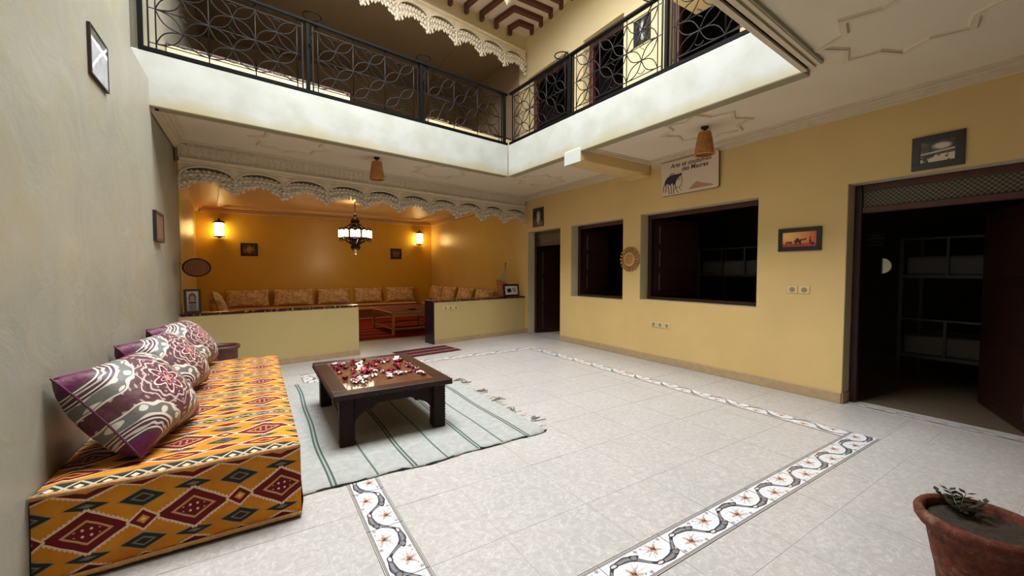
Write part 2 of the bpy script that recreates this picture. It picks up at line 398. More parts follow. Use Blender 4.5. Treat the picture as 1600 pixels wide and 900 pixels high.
# ------------------------------------------------------------------ mesh building
class MB:
    def __init__(s): s.v = []; s.f = []; s.uv = []; s.has = False
    def add(s, vs, fs, uvs=None):
        o = len(s.v); s.v += [tuple(q) for q in vs]
        for i, f in enumerate(fs):
            s.f.append(tuple(o+k for k in f))
            if uvs: s.has = True; s.uv.append(uvs[i])
            else: s.uv.append([(0, 0)]*len(f))
        return s
    def box(s, a, b, rz=0, piv=None):
        (x0, y0, z0), (x1, y1, z1) = a, b
        vs = [(x0, y0, z0), (x1, y0, z0), (x1, y1, z0), (x0, y1, z0), (x0, y0, z1), (x1, y0, z1), (x1, y1, z1), (x0, y1, z1)]
        if rz:
            p = piv or ((x0+x1)/2, (y0+y1)/2); c, n = math.cos(rz), math.sin(rz)
            vs = [(p[0]+(q[0]-p[0])*c-(q[1]-p[1])*n, p[1]+(q[0]-p[0])*n+(q[1]-p[1])*c, q[2]) for q in vs]
        return s.add(vs, [(3, 2, 1, 0), (4, 5, 6, 7), (0, 1, 5, 4), (1, 2, 6, 5), (2, 3, 7, 6), (3, 0, 4, 7)])
    def prism(s, poly, z0, z1):
        n = len(poly)
        vs = [(x, y, z0) for x, y in poly]+[(x, y, z1) for x, y in poly]
        return s.add(vs, [tuple(range(n-1, -1, -1)), tuple(range(n, 2*n))]+[(i, (i+1) % n, n+(i+1) % n, n+i) for i in range(n)])
    def slab(s, poly, y0, y1):   # polygon in x,z extruded along y
        n = len(poly)
        vs = [(x, y0, z) for x, z in poly]+[(x, y1, z) for x, z in poly]
        return s.add(vs, [tuple(range(n)), tuple(range(2*n-1, n-1, -1))]+[((i+1) % n, i, n+i, n+(i+1) % n) for i in range(n)])
    def tube(s, path, r, n=6, closed=False, caps=True):
        P = [Vector(p) for p in path]; m = len(P); rings = []
        rs = r if isinstance(r, (list, tuple)) else [r]*m
        prev = None
        for i in range(m):
            a = P[(i-1) % m] if (closed or i > 0) else P[i]; b = P[(i+1) % m] if (closed or i < m-1) else P[i]
            t = (b-a)
            t = t.normalized() if t.length > 1e-9 else Vector((0, 0, 1))
            if prev is None:
                u = t.orthogonal().normalized()
            else:
                u = prev-t*prev.dot(t); u = u.normalized() if u.length > 1e-6 else t.orthogonal().normalized()
            prev = u; w = t.cross(u)
            rings.append([P[i]+(u*math.cos(2*PI*k/n)+w*math.sin(2*PI*k/n))*rs[i] for k in range(n)])
        vs = [q for R_ in rings for q in R_]; fs = []
        for i in range(m if closed else m-1):
            j = (i+1) % m
            for k in range(n): fs.append((i*n+k, i*n+(k+1) % n, j*n+(k+1) % n, j*n+k))
        if caps and not closed: fs += [tuple(range(n-1, -1, -1)), tuple((m-1)*n+k for k in range(n))]
        return s.add(vs, fs)
    def lathe(s, prof, n=20, c=(0, 0, 0), caps=True):
        vs = []; fs = []; m = len(prof)
        for r, z in prof:
            for k in range(n): vs.append((c[0]+r*math.cos(2*PI*k/n), c[1]+r*math.sin(2*PI*k/n), c[2]+z))
        for i in range(m-1):
            for k in range(n): fs.append((i*n+k, i*n+(k+1) % n, (i+1)*n+(k+1) % n, (i+1)*n+k))
        if caps: fs += [tuple(range(n-1, -1, -1)), tuple((m-1)*n+k for k in range(n))]
        return s.add(vs, fs)
    def octa(s, c, rx, ry, rzu, rzd):
        x, y, z = c
        return s.add([(x+rx, y, z), (x, y+ry, z), (x-rx, y, z), (x, y-ry, z), (x, y, z+rzu), (x, y, z-rzd)],
                     [(0, 1, 4), (1, 2, 4), (2, 3, 4), (3, 0, 4), (1, 0, 5), (2, 1, 5), (3, 2, 5), (0, 3, 5)])
    def quad(s, a, b, c, d, uv=True):
        return s.add([a, b, c, d], [(0, 1, 2, 3)], [[(0, 0), (1, 0), (1, 1), (0, 1)]] if uv else None)
    def mesh(s, name):
        me = bpy.data.meshes.new(name); me.from_pydata(s.v, [], s.f)
        if s.has:
            l = me.uv_layers.new(name='UVMap'); i = 0
            for p in s.uv:
                for q in p: l.data[i].uv = q; i += 1
        me.update(); return me
    def build(s, name, mat, parent=None, smooth=False, bevel=0, seg=1):
        me = s.mesh(name)
        if bevel:
            bm = bmesh.new(); bm.from_mesh(me); bmesh.ops.remove_doubles(bm, verts=bm.verts, dist=1e-6)
            ee = [e for e in bm.edges if len(e.link_faces) == 2 and e.calc_face_angle(0) > 0.5]
            bmesh.ops.bevel(bm, geom=ee, offset=bevel, segments=seg, profile=0.5, affect='EDGES'); bm.to_mesh(me); bm.free()
        me.materials.append(M[mat] if isinstance(mat, str) else mat)
        if smooth: me.polygons.foreach_set('use_smooth', [True]*len(me.polygons))
        o = bpy.data.objects.new(name, me); COL.objects.link(o)
        if parent: o.parent = parent
        return o
def tag(o, label, cat, group=None, kind=None):
    o['label'] = label; o['category'] = cat
    if group: o['group'] = group
    if kind: o['kind'] = kind
    return o
def thing(name, label, cat, loc=(0, 0, 0), rz=0, group=None, kind=None):
    o = bpy.data.objects.new(name, None); COL.objects.link(o); o.empty_display_size = 0.05
    o.location = loc; o.rotation_euler = (0, 0, rz)
    return tag(o, label, cat, group, kind)
def struct(name, mb, mat, label, cat, **k): return tag(mb.build(name, mat, **k), label, cat, kind='structure')
def copyobj(o, parent, loc=None, rot=None, scale=None):
    c = o.copy(); COL.objects.link(c); c.parent = parent
    if loc is not None: c.location = loc
    if rot is not None: c.rotation_euler = rot
    if scale is not None: c.scale = scale
    return c

# ------------------------------------------------------------------ plan
XL, XR, WT = -0.886, 5.43, 0.22
WA, WB = (XL, 7.06), (XR, 8.01); WANG = math.atan2(WB[1]-WA[1], WB[0]-WA[0]); WLEN = math.hypot(WB[0]-WA[0], WB[1]-WA[1])
NW, NE, SE, SW = (XL, 5.543), (3.842, 6.208), (3.983, 1.649), (XL, 1.287)
CZ = 3.2; SLT = 3.70; UF = 3.60; RZ = 6.9
SAL, SAR, SBY = (-1.37, 14.0), (XR, 14.1), 14.0
BACKY = -4.2; XO = 9.4
def wp(s, z=0, d=0): # point along the alcove front line; d = beyond it
    c, n = math.cos(WANG), math.sin(WANG); return (WA[0]+s*c-d*n, WA[1]+s*n+d*c, z)
def ws(x): return (x-WA[0])/math.cos(WANG)

# ------------------------------------------------------------------ floor and tiles
m = MB(); m.box((-1.9, BACKY-.3, -0.25), (XO+.3, 14.6, -0.0018))
floor = struct('floor', m, 'grout', 'pale ceramic tiled courtyard floor with a floral border', 'floor')
m = MB(); e = 0.0011/0.43
m.box((e, e, -0.03), (1-e, 1-e, -0.0015))
q = 0.001/0.43+e
m.v = [((x if z < -0.01 else (q if x < .5 else 1-q)), (y if z < -0.01 else (q if y < .5 else 1-q)), (z if z < -.01 else 0.0)) for x, y, z in m.v]
tile_me = m.mesh('floor_tile'); tile_me.materials.append(M['ceramic_tile'])
def tile(x0, y0, x1, y1):
    if x1-x0 < 0.02 or y1-y0 < 0.02: return
    o = bpy.data.objects.new('floor_tile', tile_me); COL.objects.link(o); o.parent = floor
    o.location = (x0, y0, random.uniform(-0.0006, 0.0004)); o.scale = (x1-x0, y1-y0, 1)
def tiles(x0, y0, x1, y1, ox, oy, st=0.595):
    i0 = math.floor((x0-ox)/st); i1 = math.ceil((x1-ox)/st); j0 = math.floor((y0-oy)/st); j1 = math.ceil((y1-oy)/st)
    for i in range(i0, i1):
        for j in range(j0, j1):
            tile(max(x0, ox+i*st), max(y0, oy+j*st), min(x1, ox+(i+1)*st), min(y1, oy+(j+1)*st))
BX0, BX1, BY0, BY1, BW = 0.49, 4.54, 1.215, 6.40, 0.206
tiles(BX0+BW, BY0+BW, BX1-BW, BY1-BW, 1.12, 1.85)
tiles(XL, BY0, BX0, BY1, 0.28, 2.50)
tiles(BX1, BY0, XR, BY1, BX1, BY0+.02)
tiles(XL, -0.6, XR, BY0, 2.38, 0.976)
tiles(XL, BY1, XR, 8.9, 0.28, BY1)
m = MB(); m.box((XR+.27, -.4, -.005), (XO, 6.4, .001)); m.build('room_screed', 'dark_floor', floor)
# printed border
m = MB(); L0 = 0.45; b = 0.003
m.box((0, 0, -0.03), (1, 1, -0.001))
m.has = True; m.uv = [[(0, 0)]*4, [(0, 0), (1, 0), (1, 1), (0, 1)]]+[[(0, 0.01)]*4]*4
ee = 0.006
m.v = [((ee if x < .5 else 1-ee), (0.008 if y < .5 else .992), (z if z < -.01 else 0.0012)) for x, y, z in m.v]
bme = m.mesh('border_tile'); bme.materials.append(M['border_tile'])
def btile(x, y, rz, ln, wd_):
    o = bpy.data.objects.new('border_tile', bme); COL.objects.link(o); o.parent = floor
    o.location = (x, y, 0); o.rotation_euler = (0, 0, rz); o.scale = (ln, wd_, 1)
for i in range(9): btile(BX0+i*L0, BY0, 0, L0, BW); btile(BX0+(i+1)*L0, BY1, PI, L0, BW)
nl = (BY1-BY0-2*BW)/11*1.0
for i in range(11): btile(BX1, BY0+BW+i*nl, PI/2, nl, BW); btile(BX0, BY1-BW-i*nl, -PI/2, nl, BW)
for i in range(3): btile(XR+.16, .46+i*L0, PI/2, L0-.005, .10)
for i in range(3): btile(XR+.13, 6.72+i*0.39, PI/2, .39, .10)

# ------------------------------------------------------------------ walls: ground floor
m = MB()
m.box((XL-0.4, BACKY, 0), (XL, 5.62, 3.42)); m.box((XL-0.4, 5.62, 0), (XL-0.012, 7.5, 3.6))
m.add([(XL, BACKY, 3.42), (XL, 5.62, 3.42), (XL-.13, 5.62, 3.62), (XL-.13, BACKY, 3.62), (XL-.4, BACKY, 3.42), (XL-.4, 5.62, 3.42), (XL-.4, 5.62, 3.62), (XL-.4, BACKY, 3.62)],
      [(0, 1, 2, 3), (3, 2, 6, 7), (1, 5, 6, 2), (4, 0, 3, 7)])
m.box((XL-0.4, BACKY, 3.6), (XL-.13, 5.62, RZ))
m.box((XL-0.4, 5.62, 3.6), (XL-.06, 14.2, RZ))
struct('wall_left', m, 'plaster_left', 'rough grey-cream plaster wall behind the kilim sofa', 'wall')

def wall_x(mb, x0, x1, ya, yb, z0, z1, holes):
    """wall along y with rectangular holes (y0,y1,z0,z1) sorted by y"""
    y = ya
    for h in sorted(holes):
        if h[0] > y: mb.box((x0, y, z0), (x1, h[0], z1))
        if h[2] > z0: mb.box((x0, h[0], z0), (x1, h[1], h[2]))
        if h[3] < z1: mb.box((x0, h[0], h[3]), (x1, h[1], z1))
        y = h[1]
    if y < yb: mb.box((x0, y, z0), (x1, yb, z1))
FD = (6.69, 7.89, 0, 2.39); W1 = (4.965, 6.35, 0.955, 2.392); W2 = (2.715, 4.59, 0.99, 2.405); BD = (0.45, 1.795, 0, 2.402)
m = MB(); wall_x(m, XR, XR+0.28, BACKY, 8.3, 0, CZ+.4, [FD, W1, W2, BD])
struct('wall_right', m, 'plaster_yellow', 'long yellow plaster wall with two openings and two doorways', 'wall')
m = MB(); m.box((XR, 8.3, 0), (XR+.28, 14.4, 3.6))
struct('wall_salon_right', m, 'plaster_salon_side', 'golden yellow right wall of the lamp-lit salon', 'wall')
m = MB(); m.prism([(-1.5, 14.0), (XR+.28, 14.1), (XR+.28, 14.4), (-1.5, 14.4)], 0, 3.6)
struct('wall_back', m, 'plaster_salon', 'golden yellow back wall of the salon with two lamps', 'wall')
m = MB(); m.prism([(XL, 7.3), SAL, (-1.6, 14.2), (-1.6, 7.3)], 0, 3.6)
struct('wall_salon_left', m, 'plaster_salon_side', 'glossy left wall of the salon catching lamp light', 'wall')
m = MB(); m.box((XL-.4, BACKY-.3, 0), (XO, BACKY, RZ))
struct('wall_near', m, 'upper_brown', 'plaster wall at the near end of the courtyard', 'wall')  # unseen wall, set back and kept brown to cut bounced light
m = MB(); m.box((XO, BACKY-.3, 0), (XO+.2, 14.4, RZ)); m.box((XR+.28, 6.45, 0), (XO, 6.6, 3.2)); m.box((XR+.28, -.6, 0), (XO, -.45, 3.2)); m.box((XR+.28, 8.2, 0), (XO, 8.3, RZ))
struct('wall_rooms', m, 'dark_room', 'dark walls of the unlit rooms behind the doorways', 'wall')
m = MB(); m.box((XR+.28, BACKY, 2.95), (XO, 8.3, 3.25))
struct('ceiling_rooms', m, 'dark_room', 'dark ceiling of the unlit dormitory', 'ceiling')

# reveals and frames: doors and windows
def opening(name, h, label, cat, sill):
    y0, y1, z0, z1 = h
    r = thing(name, label, cat, (XR, 0, 0), kind='structure')
    d0, d1 = 0.185, 0.255; fwid = 0.07
    m = MB(); g = 0.004
    m.box((0.006, y0+.0, z1-g), (d0, y1, z1+.002)); m.box((0.006, y1-g, z0), (d0, y1+.002, z1)); m.box((0.006, y0-.002, z0), (d0, y0+g, z1))
    if sill: m.box((0.004, y0, z0-.002), (d0, y1, z0+g))
    m.build('reveal', 'plaster_reveal', r)
    MB().box((d0, y1-fwid, z0), (d1, y1-g, z1-g)).build('frame_jamb', 'dark_wood', r, bevel=.006)
    MB().box((d0, y0+g, z0), (d1, y0+fwid, z1-g)).build('frame_jamb', 'dark_wood', r, bevel=.006)
    MB().box((d0+.002, y0+fwid, z1-fwid), (d1, y1-fwid, z1-g)).build('frame_head', 'red_wood', r, bevel=.006)
    if sill: MB().box((d0+.002, y0+fwid, z0+g), (d1, y1-fwid, z0+.05)).build('frame_sill', 'dark_wood', r, bevel=.006)
    return r
def leaf(parent, name, hinge, ang, w, z0, z1, nx):
    """panelled leaf swung about a hinge"""
    r = bpy.data.objects.new(name, MB().box((0, -.02, z0), (w, .02, z1)).mesh(name)); COL.objects.link(r); r.parent = parent
    r.data.materials.append(M['dark_wood']); r.location = (hinge[0], hinge[1], 0); r.rotation_euler = (0, 0, ang)
    n = 3
    for k in range(n):
        a = z0+.09+k*(z1-z0-.1)/n; b_ = a+(z1-z0-.1)/n-.09
        MB().box((.09, -.032, a), (w-.09, .032, b_)).build('panel', 'dark_wood', r, bevel=.012)
    return r
d1 = opening('door_1', FD, 'narrow dark doorway beside the low salon wall', 'door', False)
MB().box((.19, FD[0]+.07, 2.05), (.25, FD[1]-.07, 2.12)).build('transom_bar', 'red_wood', d1)
MB().box((.21, FD[0]+.07, 2.12), (.23, FD[1]-.07, 2.32)).build('transom_panel', 'transom_mesh', d1)
leaf(d1, 'door_leaf', (.26, FD[1]-.08), -0.12, .9, 0.01, 2.04, 1)
w1 = opening('window_1', W1, 'smaller dark opening between far doorway and straw sunburst', 'window', True)
leaf(w1, 'shutter', (.26, W1[1]-.07), -0.15, .62, W1[2]+.06, W1[3]-.08, 1)
w2 = opening('window_2', W2, 'large dark opening under the head-scarf sign', 'window', True)
leaf(w2, 'shutter', (.26, W2[1]-.07), -0.32, .85, W2[2]+.06, W2[3]-.08, 1)
d2 = opening('door_2', BD, 'wide dark doorway below the black framed print', 'door', False)
MB().box((.185, BD[0]+.07, 2.09), (.265, BD[1]-.07, 2.155)).build('transom_bar', 'red_wood', d2, bevel=.006)
MB().box((.215, BD[0]+.07, 2.155), (.235, BD[1]-.07, 2.335)).build('transom_panel', 'transom_mesh', d2)
leaf(d2, 'door_leaf', (.26, BD[0]+.06), 0.42, 1.15, 0.01, 2.08, 1)

# baseboards
m = MB()
for a, b_ in ((-0.6, BD[0]), (BD[1], FD[0]), (FD[1], 8.0)): m.box((XR-.016, a, 0), (XR, b_, .115))
m.box((XR, BD[1]-.014, 0), (XR+.18, BD[1], .115)); m.box((XR, FD[0], 0), (XR+.18, FD[0]+.014, .095))
struct('baseboard_right', m, 'baseboard', 'tan ceramic skirting along the yellow wall', 'baseboard', bevel=.004)

# low walls before the salon
def frame_w(name, label, cat, s0, z0=0, d=0, kind=None, group=None):
    return thing(name, label, cat, wp(s0, z0, d), WANG, group, kind)
G0, G1 = ws(1.512), ws(2.975)
LH = 0.845
lwl = frame_w('wall_low_left', 'low plaster half wall left of the salon entrance', 'wall', 0, kind='structure')
MB().box((-.05, 0, 0), (G0, .2, LH)).build('wall_body', 'plaster_lowwall', lwl, bevel=.008)
MB().box((-.05, -.014, 0), (G0+.012, 0, .095)).build('skirting', 'baseboard', lwl, bevel=.004)
MB().box((-.05, -.012, LH), (G0+.01, .215, LH+.03)).build('tile_ledge', 'ledge_tile', lwl, bevel=.004)
lwr = frame_w('wall_low_right', 'low plaster half wall between salon entrance and narrow doorway', 'wall', G1, kind='structure')
LR = WLEN-G1
MB().box((.02, 0, 0), (LR+.02, .33, LH)).build('wall_body', 'plaster_lowwall', lwr, bevel=.008)
MB().box((.02, -.014, 0), (LR-.02, 0, .095)).build('skirting', 'baseboard', lwr, bevel=.004)
MB().box((-.01, -.012, LH), (LR-.0, .345, LH+.03)).build('tile_ledge', 'ledge_tile', lwr, bevel=.004)
MB().box((-.005, -.004, 0), (.02, .345, LH)).build('tiled_end', 'navy_tile', lwr, bevel=.004)

# ------------------------------------------------------------------ ceilings
m = MB()
nw, ne, se, sw = (XL, NW[1]+.06), (NE[0]+.06, NE[1]+.07), (SE[0]+.06, SE[1]-.06), (XL, SW[1]-.06)
m.prism([nw, ne, (XR, 6.43), (XR, 8.01), WA], CZ, UF); m.prism([ne, (XR, 6.43), (XR, 1.757), se][::-1], CZ, UF)
m.prism([sw, se, (XR, 1.757), (XR, BACKY), (XL, BACKY)][::-1], CZ, UF)
struct('ceiling', m, 'ceiling_paint', 'pale gallery ceiling around the open courtyard', 'ceiling')
m = MB(); m.prism([wp(-.1, 0, 0)[:2], wp(WLEN+.1, 0, 0)[:2], (XR+.1, 14.2), (-1.5, 14.2)], 3.24, UF)
m.box((-1.6, 7.0, UF-.1), (XR+.2, 14.4, UF-.02))
struct('ceiling_salon', m, 'peach_moulding', 'warm lit salon ceiling with stepped mouldings', 'ceiling')
m = MB(); m.prism([wp(0, 0, .02)[:2], wp(WLEN, 0, .02)[:2], wp(WLEN, 0, .2)[:2], wp(0, 0, .2)[:2]], 2.955, 3.25)
struct('wall_salon_header', m, 'plaster_reveal', 'plaster lintel carrying the carved frieze over the salon', 'wall')

# stepped salon cornice as trim
m = MB()
for dd0, dd, zz, hh in ((0, 0.10, 3.10, .045), (0, 0.13, 3.155, .03), (0, 0.20, 3.20, .05), (.55, 0.62, 3.185, .03), (.62, 0.70, 3.20, .05)):
    m.box((-1.25+dd0, 14.0-dd, zz), (XR-dd0, 14.12-dd0 if dd0 else 14.12, zz+hh)); m.box((XR-dd, 8.2, zz), (XR-dd0, 14.0-dd, zz+hh))
    a = Vector((XL-.02, 7.4)); b2 = Vector((SAL[0]-.02, SAL[1]))
    m.prism([(a.x+dd0, a.y), (b2.x+dd0, b2.y-dd), (b2.x+dd, b2.y-dd), (a.x+dd, a.y)][::-1], zz, zz+hh)
struct('trim_salon', m, 'peach_moulding', 'stepped peach cornice around the salon ceiling', 'trim')

# ceiling cornice along yellow wall and left gallery wall
def cornice(m, pts, side, prof):
    """prof: list of (out0,out1,z0,z1) boxes following a polyline wall line; side = inward normal sign"""
    for (a, b_) in zip(pts, pts[1:]):
        a = Vector(a); b_ = Vector(b_); t_ = (b_-a).normalized(); n_ = Vector((-t_.y, t_.x))*side
        for o0, o1, z0, z1 in prof:
            P = [a+n_*o0, b_+n_*o0, b_+n_*o1, a+n_*o1]
            if side < 0: P = P[::-1]
            m.prism([(p.x, p.y) for p in P], z0, z1)
prof = [(0, .03, CZ-.085, CZ-.045), (0, .06, CZ-.05, CZ-.02), (0, .10, CZ-.025, CZ+.01), (.14, .165, CZ-.014, CZ+.01)]
m = MB(); cornice(m, [(XR, 4.36), (XR, BACKY)], -1, prof); cornice(m, [(XR, 8.0), (XR, 4.82)], -1, prof)
struct('trim_1', m, 'moulding', 'ribbed cornice where yellow wall meets the ceiling', 'trim')
m = MB(); cornice(m, [(XL, 5.6), (XL, 7.05)], -1, prof); cornice(m, [WA, WB], -1, [(0, .05, CZ-.03, CZ+.01), (.02, .12, CZ-.012, CZ+.01), (.15, .17, CZ-.012, CZ+.01)])
struct('trim_2', m, 'moulding', 'thin ceiling moulding above the carved salon frieze', 'trim')
m = MB()
nd = (Vector(SE)-Vector(SW)).normalized(); nn = Vector((nd.y, -nd.x))
def strip(m, o0, o1, z0, z1, A=SW, B=SE, ext=0.0):
    a = Vector(A); b_ = Vector(B)+nd*ext
    P = [a+nn*o0, b_+nn*o0, b_+nn*o1, a+nn*o1]; m.prism([(p.x, p.y) for p in P][::-1], z0, z1)
for k, (o0, o1, zz) in enumerate(((-.012, .028, CZ-.05), (.028, .05, CZ-.03), (.05, .085, CZ-.045), (.085, .1, CZ-.02), (.1, .125, CZ-.035))): strip(m, o0, o1, zz, CZ+.02)
struct('trim_3', m, 'moulding', 'ribbed plaster moulding along the near gallery edge', 'trim')

# star mouldings on the ceiling
def star(name, c, R, rot, label):
    pts = []
    for k in range(16):
        r_ = R if k % 2 == 0 else R*0.74
        a = rot+k*PI/8; pts.append(Vector((c[0]+r_*math.cos(a), c[1]+r_*math.sin(a))))
    r0 = thing(name, label, 'ceiling moulding', (c[0], c[1], CZ), group='star mouldings on the gallery ceiling')
    n = len(pts); m = MB()
    def off(d):
        out = []
        for i in range(n):
            v = pts[i]-Vector(c[:2]); out.append(v*(1+d/v.length*(1.6 if i % 2 == 0 else 1.0)))
        return out
    A, B, C_, D = off(-.032), off(-.018), off(.018), off(.032)
    for i in range(n):
        j = (i+1) % n
        for (p, q, za, zb) in ((A, B, .002, -.012), (B, C_, -.022, -.022), (C_, D, -.012, .002)):
            m.add([(p[i].x, p[i].y, za), (p[j].x, p[j].y, za), (q[j].x, q[j].y, zb), (q[i].x, q[i].y, zb)], [(0, 1, 2, 3)])
        for (p, z0, z1) in ((B, -.012, -.022), (C_, -.022, -.012)):
            m.add([(p[i].x, p[i].y, z0), (p[j].x, p[j].y, z0), (p[j].x, p[j].y, z1), (p[i].x, p[i].y, z1)], [(0, 1, 2, 3)])
    m.build('star_rim', 'moulding', r0)
    return r0
star('ceiling_star', (0.45, 6.33), .48, .15, 'star moulding on the gallery ceiling near the left wall')
star('ceiling_star', (2.75, 6.66), .48, .15, 'star moulding right of the lamp before the salon')
star('ceiling_star', (4.60, 6.30), .46, .38, 'star moulding in the corner past the cross beam')
star('ceiling_star', (4.62, 2.96), .49, .37, 'star moulding around the basket lamp beside the sign')
star('ceiling_star', (3.92, 0.98), .50, .30, 'largest star moulding, on the ceiling above the near doorway')

# white fascia of the gallery slab
def wall_line(m, A, B, th, z0, z1, side):
    a = Vector(A); b_ = Vector(B); t_ = (b_-a).normalized(); n_ = Vector((-t_.y, t_.x))*side*th
    P = [a, b_, b_+n_, a+n_]
    if side < 0: P = P[::-1]
    m.prism([(p.x, p.y) for p in P], z0, z1)
m = MB(); wall_line(m, (XL-.13, 5.525), NE, .14, 3.15, SLT, 1)
struct('wall_fascia_back', m, 'fascia_white', 'white plaster gallery edge below the back railing', 'wall', bevel=.012, seg=2)
m = MB(); wall_line(m, NE, SE, .14, 3.15, SLT, 1)
struct('wall_fascia_right', m, 'fascia_white', 'white plaster gallery edge below the right railing', 'wall', bevel=.012, seg=2)
m = MB(); wall_line(m, SE, SW, .14, 3.17, SLT, 1)
struct('wall_fascia_near', m, 'fascia_white', 'white plaster edge of the near gallery', 'wall')
# cross beam under right gallery
beam = thing('wall_beam', 'cream cross beam under the right gallery near the sign', 'beam', (0, 0, 0), kind='structure')
MB().prism([(3.888, 4.70), (3.898, 4.365), (XR, 4.40), (XR, 4.80)][::-1], 3.02, CZ+.02).build('beam_body', 'plaster_yellow', beam, bevel=.008)
MB().prism([(3.882, 4.705), (3.892, 4.36), (3.912, 4.36), (3.905, 4.705)][::-1], 3.005, 3.2).build('beam_face', 'white_plaster', beam, bevel=.006)
m = MB()
for y0, y1 in ((4.33, 4.40), (4.78, 4.85)): m.box((3.98, y0, CZ-.03), (XR, y1, CZ+.01)); 
m.box((3.98, 4.30, CZ-.014), (XR, 4.33, CZ+.01))
m.build('beam_moulding', 'moulding', beam)
MB().box((XR-.22, 4.40, 2.985), (XR, 4.80, 3.03)).build('beam_pad', 'plaster_yellow', beam, bevel=.01)

# ------------------------------------------------------------------ carved friezes with hanging arches
def frieze(name, label, z_top, length, n, hscale, band):
    r = frame_w(name, label, 'frieze', 0.03, z_top, -0.062)
    w = length/n
    zb = -0.045*1  # moulding
    MB().slab([(0, 0), (length, 0), (length, -.05), (0, -.05)][::-1], -.035, .05).build('moulding', 'moulding', r, bevel=.012)
    MB().slab([(0, -.055), (length, -.055), (length, -.075), (0, -.075)][::-1], -.012, .05).build('moulding', 'moulding', r)
    def arch(x):
        t_ = (x-w/2)/(w/2-.010); return -.27*hscale+.16*hscale*math.sqrt(max(0, 1-t_*t_))
    first = []
    # spandrel
    m = MB(); N = 20; xs = [w*i/N for i in range(N+1)]
    for a, b_ in zip(xs, xs[1:]):
        m.slab([(a, -.07), (a, arch(a)), (b_, arch(b_)), (b_, -.07)], 0, .05)
    for sx in (-1, 1):
        for k in range(3): m.octa((w*(.5+sx*(.43-.05*k)), -.004, -.115*hscale-.0*k), .016, .012, .014, .014)
    sp = m.build('spandrel', 'moulding', r)
    m = MB(); m.tube([(a, -.006, arch(a)) for a in xs], .015, 6); ar = m.build('arch_rim', 'moulding', r, smooth=True)
    m = MB()
    cols = 10
    for i in range(cols):
        x = w*(i+.5)/cols; q = abs(2*x/w-1)
        top = arch(x)-.07*hscale*(1-q**3); bot = -(.30+.19*q**1.6+.02*(i % 2))*hscale
        k = 0; z_ = top
        while z_ > bot:
            m.octa((x+(w/cols*.25 if k % 2 else -w/cols*.25)+random.uniform(-.005, .005), .014-.02*(k % 2)+random.uniform(-.004, .004), z_), w/cols*.58, .032, .026*hscale, .044*hscale); z_ -= .048*hscale; k += 1
        m.octa((x, .01, bot), w/cols*.5, .016, .02, .045*hscale)
    # pendant at pillar
    m.octa((0.0, .008, -.40*hscale), .03, .022, .10*hscale, .10*hscale); m.octa((0.0, .0, -.33*hscale), .036, .026, .05, .05)
    # dark backing web that carries the drips
    for a, b_ in zip(xs, xs[1:]):
        qa, qb = abs(2*a/w-1), abs(2*b_/w-1)
        ta, tb = arch(a)-.065*hscale*(1-qa**3), arch(b_)-.065*hscale*(1-qb**3)
        m.slab([(a, ta), (a, -(.29+.18*qa**1.6)*hscale), (b_, -(.29+.18*qb**1.6)*hscale), (b_, tb)], .02, .035)
    fr = m.build('muqarnas_fringe', 'carved_plaster', r)
    m = MB(); m.slab([(0, -.07), (0, -.30*hscale), (w, -.30*hscale), (w, -.07)], .05, .06); rc = m.build('recess_panel', 'recess_shade', r)
    parts = [sp, ar, fr, rc]
    if band:
        m = MB(); m.slab([(0, .0), (0, .2), (w, .2), (w, .0)][::-1], .012, .05)
        for i in range(8):
            for j in range(3):
                x = w*(i+.5)/8; z_ = .04+.06*j
                if (i+j) % 2: m.tube([(x+.024*math.cos(t_), .010, z_+.022*math.sin(t_)) for t_ in [k*PI/3 for k in range(6)]], .0065, 4, closed=True)
                else: m.octa((x, .010, z_), .022, .014, .024, .024)
        for z_ in (.006, .188): m.tube([(0, .006, z_), (w, .006, z_)], .007, 4)
        parts.append(m.build('carved_band', 'carved_plaster', r))
    for i in range(1, n):
        for p in parts: copyobj(p, r, (w*i, 0, 0))
    return r
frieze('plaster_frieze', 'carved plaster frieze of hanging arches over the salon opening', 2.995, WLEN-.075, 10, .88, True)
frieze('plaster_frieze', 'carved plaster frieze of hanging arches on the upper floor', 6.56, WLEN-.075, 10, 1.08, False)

# ------------------------------------------------------------------ upper floor
m = MB(); m.prism([wp(0, 0, 0)[:2], wp(WLEN, 0, 0)[:2], wp(WLEN, 0, .2)[:2], wp(0, 0, .2)[:2]], 6.54, RZ)
struct('wall_upper_header', m, 'upper_paint', 'cream wall strip above the upper carved frieze', 'wall')
UA, UB, UC = (6.46, 7.88, UF, 5.92), (5.0, 6.02, UF, 5.9), (3.0, 4.12, UF, 5.9)
m = MB(); wall_x(m, XR, XR+.28, BACKY, 14.3, UF, RZ, [UA, UB, UC])
struct('wall_upper_right', m, 'upper_paint', 'cream upper wall with dark doors behind the railing', 'wall')
for i, (h, lab) in enumerate(((UA, 'farthest dark upper door, nearest the gallery corner'), (UB, 'middle dark upper door behind the railing'), (UC, 'nearest dark upper door, partly hidden by the near ceiling'))):
    r = thing('door_%d' % (i+3), lab, 'door', (XR, 0, 0), kind='structure')
    y0, y1, z0, z1 = h
    MB().box((.15, y1-.10, z0), (.24, y1, z1)).build('frame_jamb', 'red_wood', r, bevel=.008)
    MB().box((.15, y0, z0), (.24, y0+.10, z1)).build('frame_jamb', 'red_wood', r, bevel=.008)
    MB().box((.15, y0+.10, z1-.12), (.24, y1-.10, z1)).build('frame_head', 'dark_wood', r, bevel=.008)
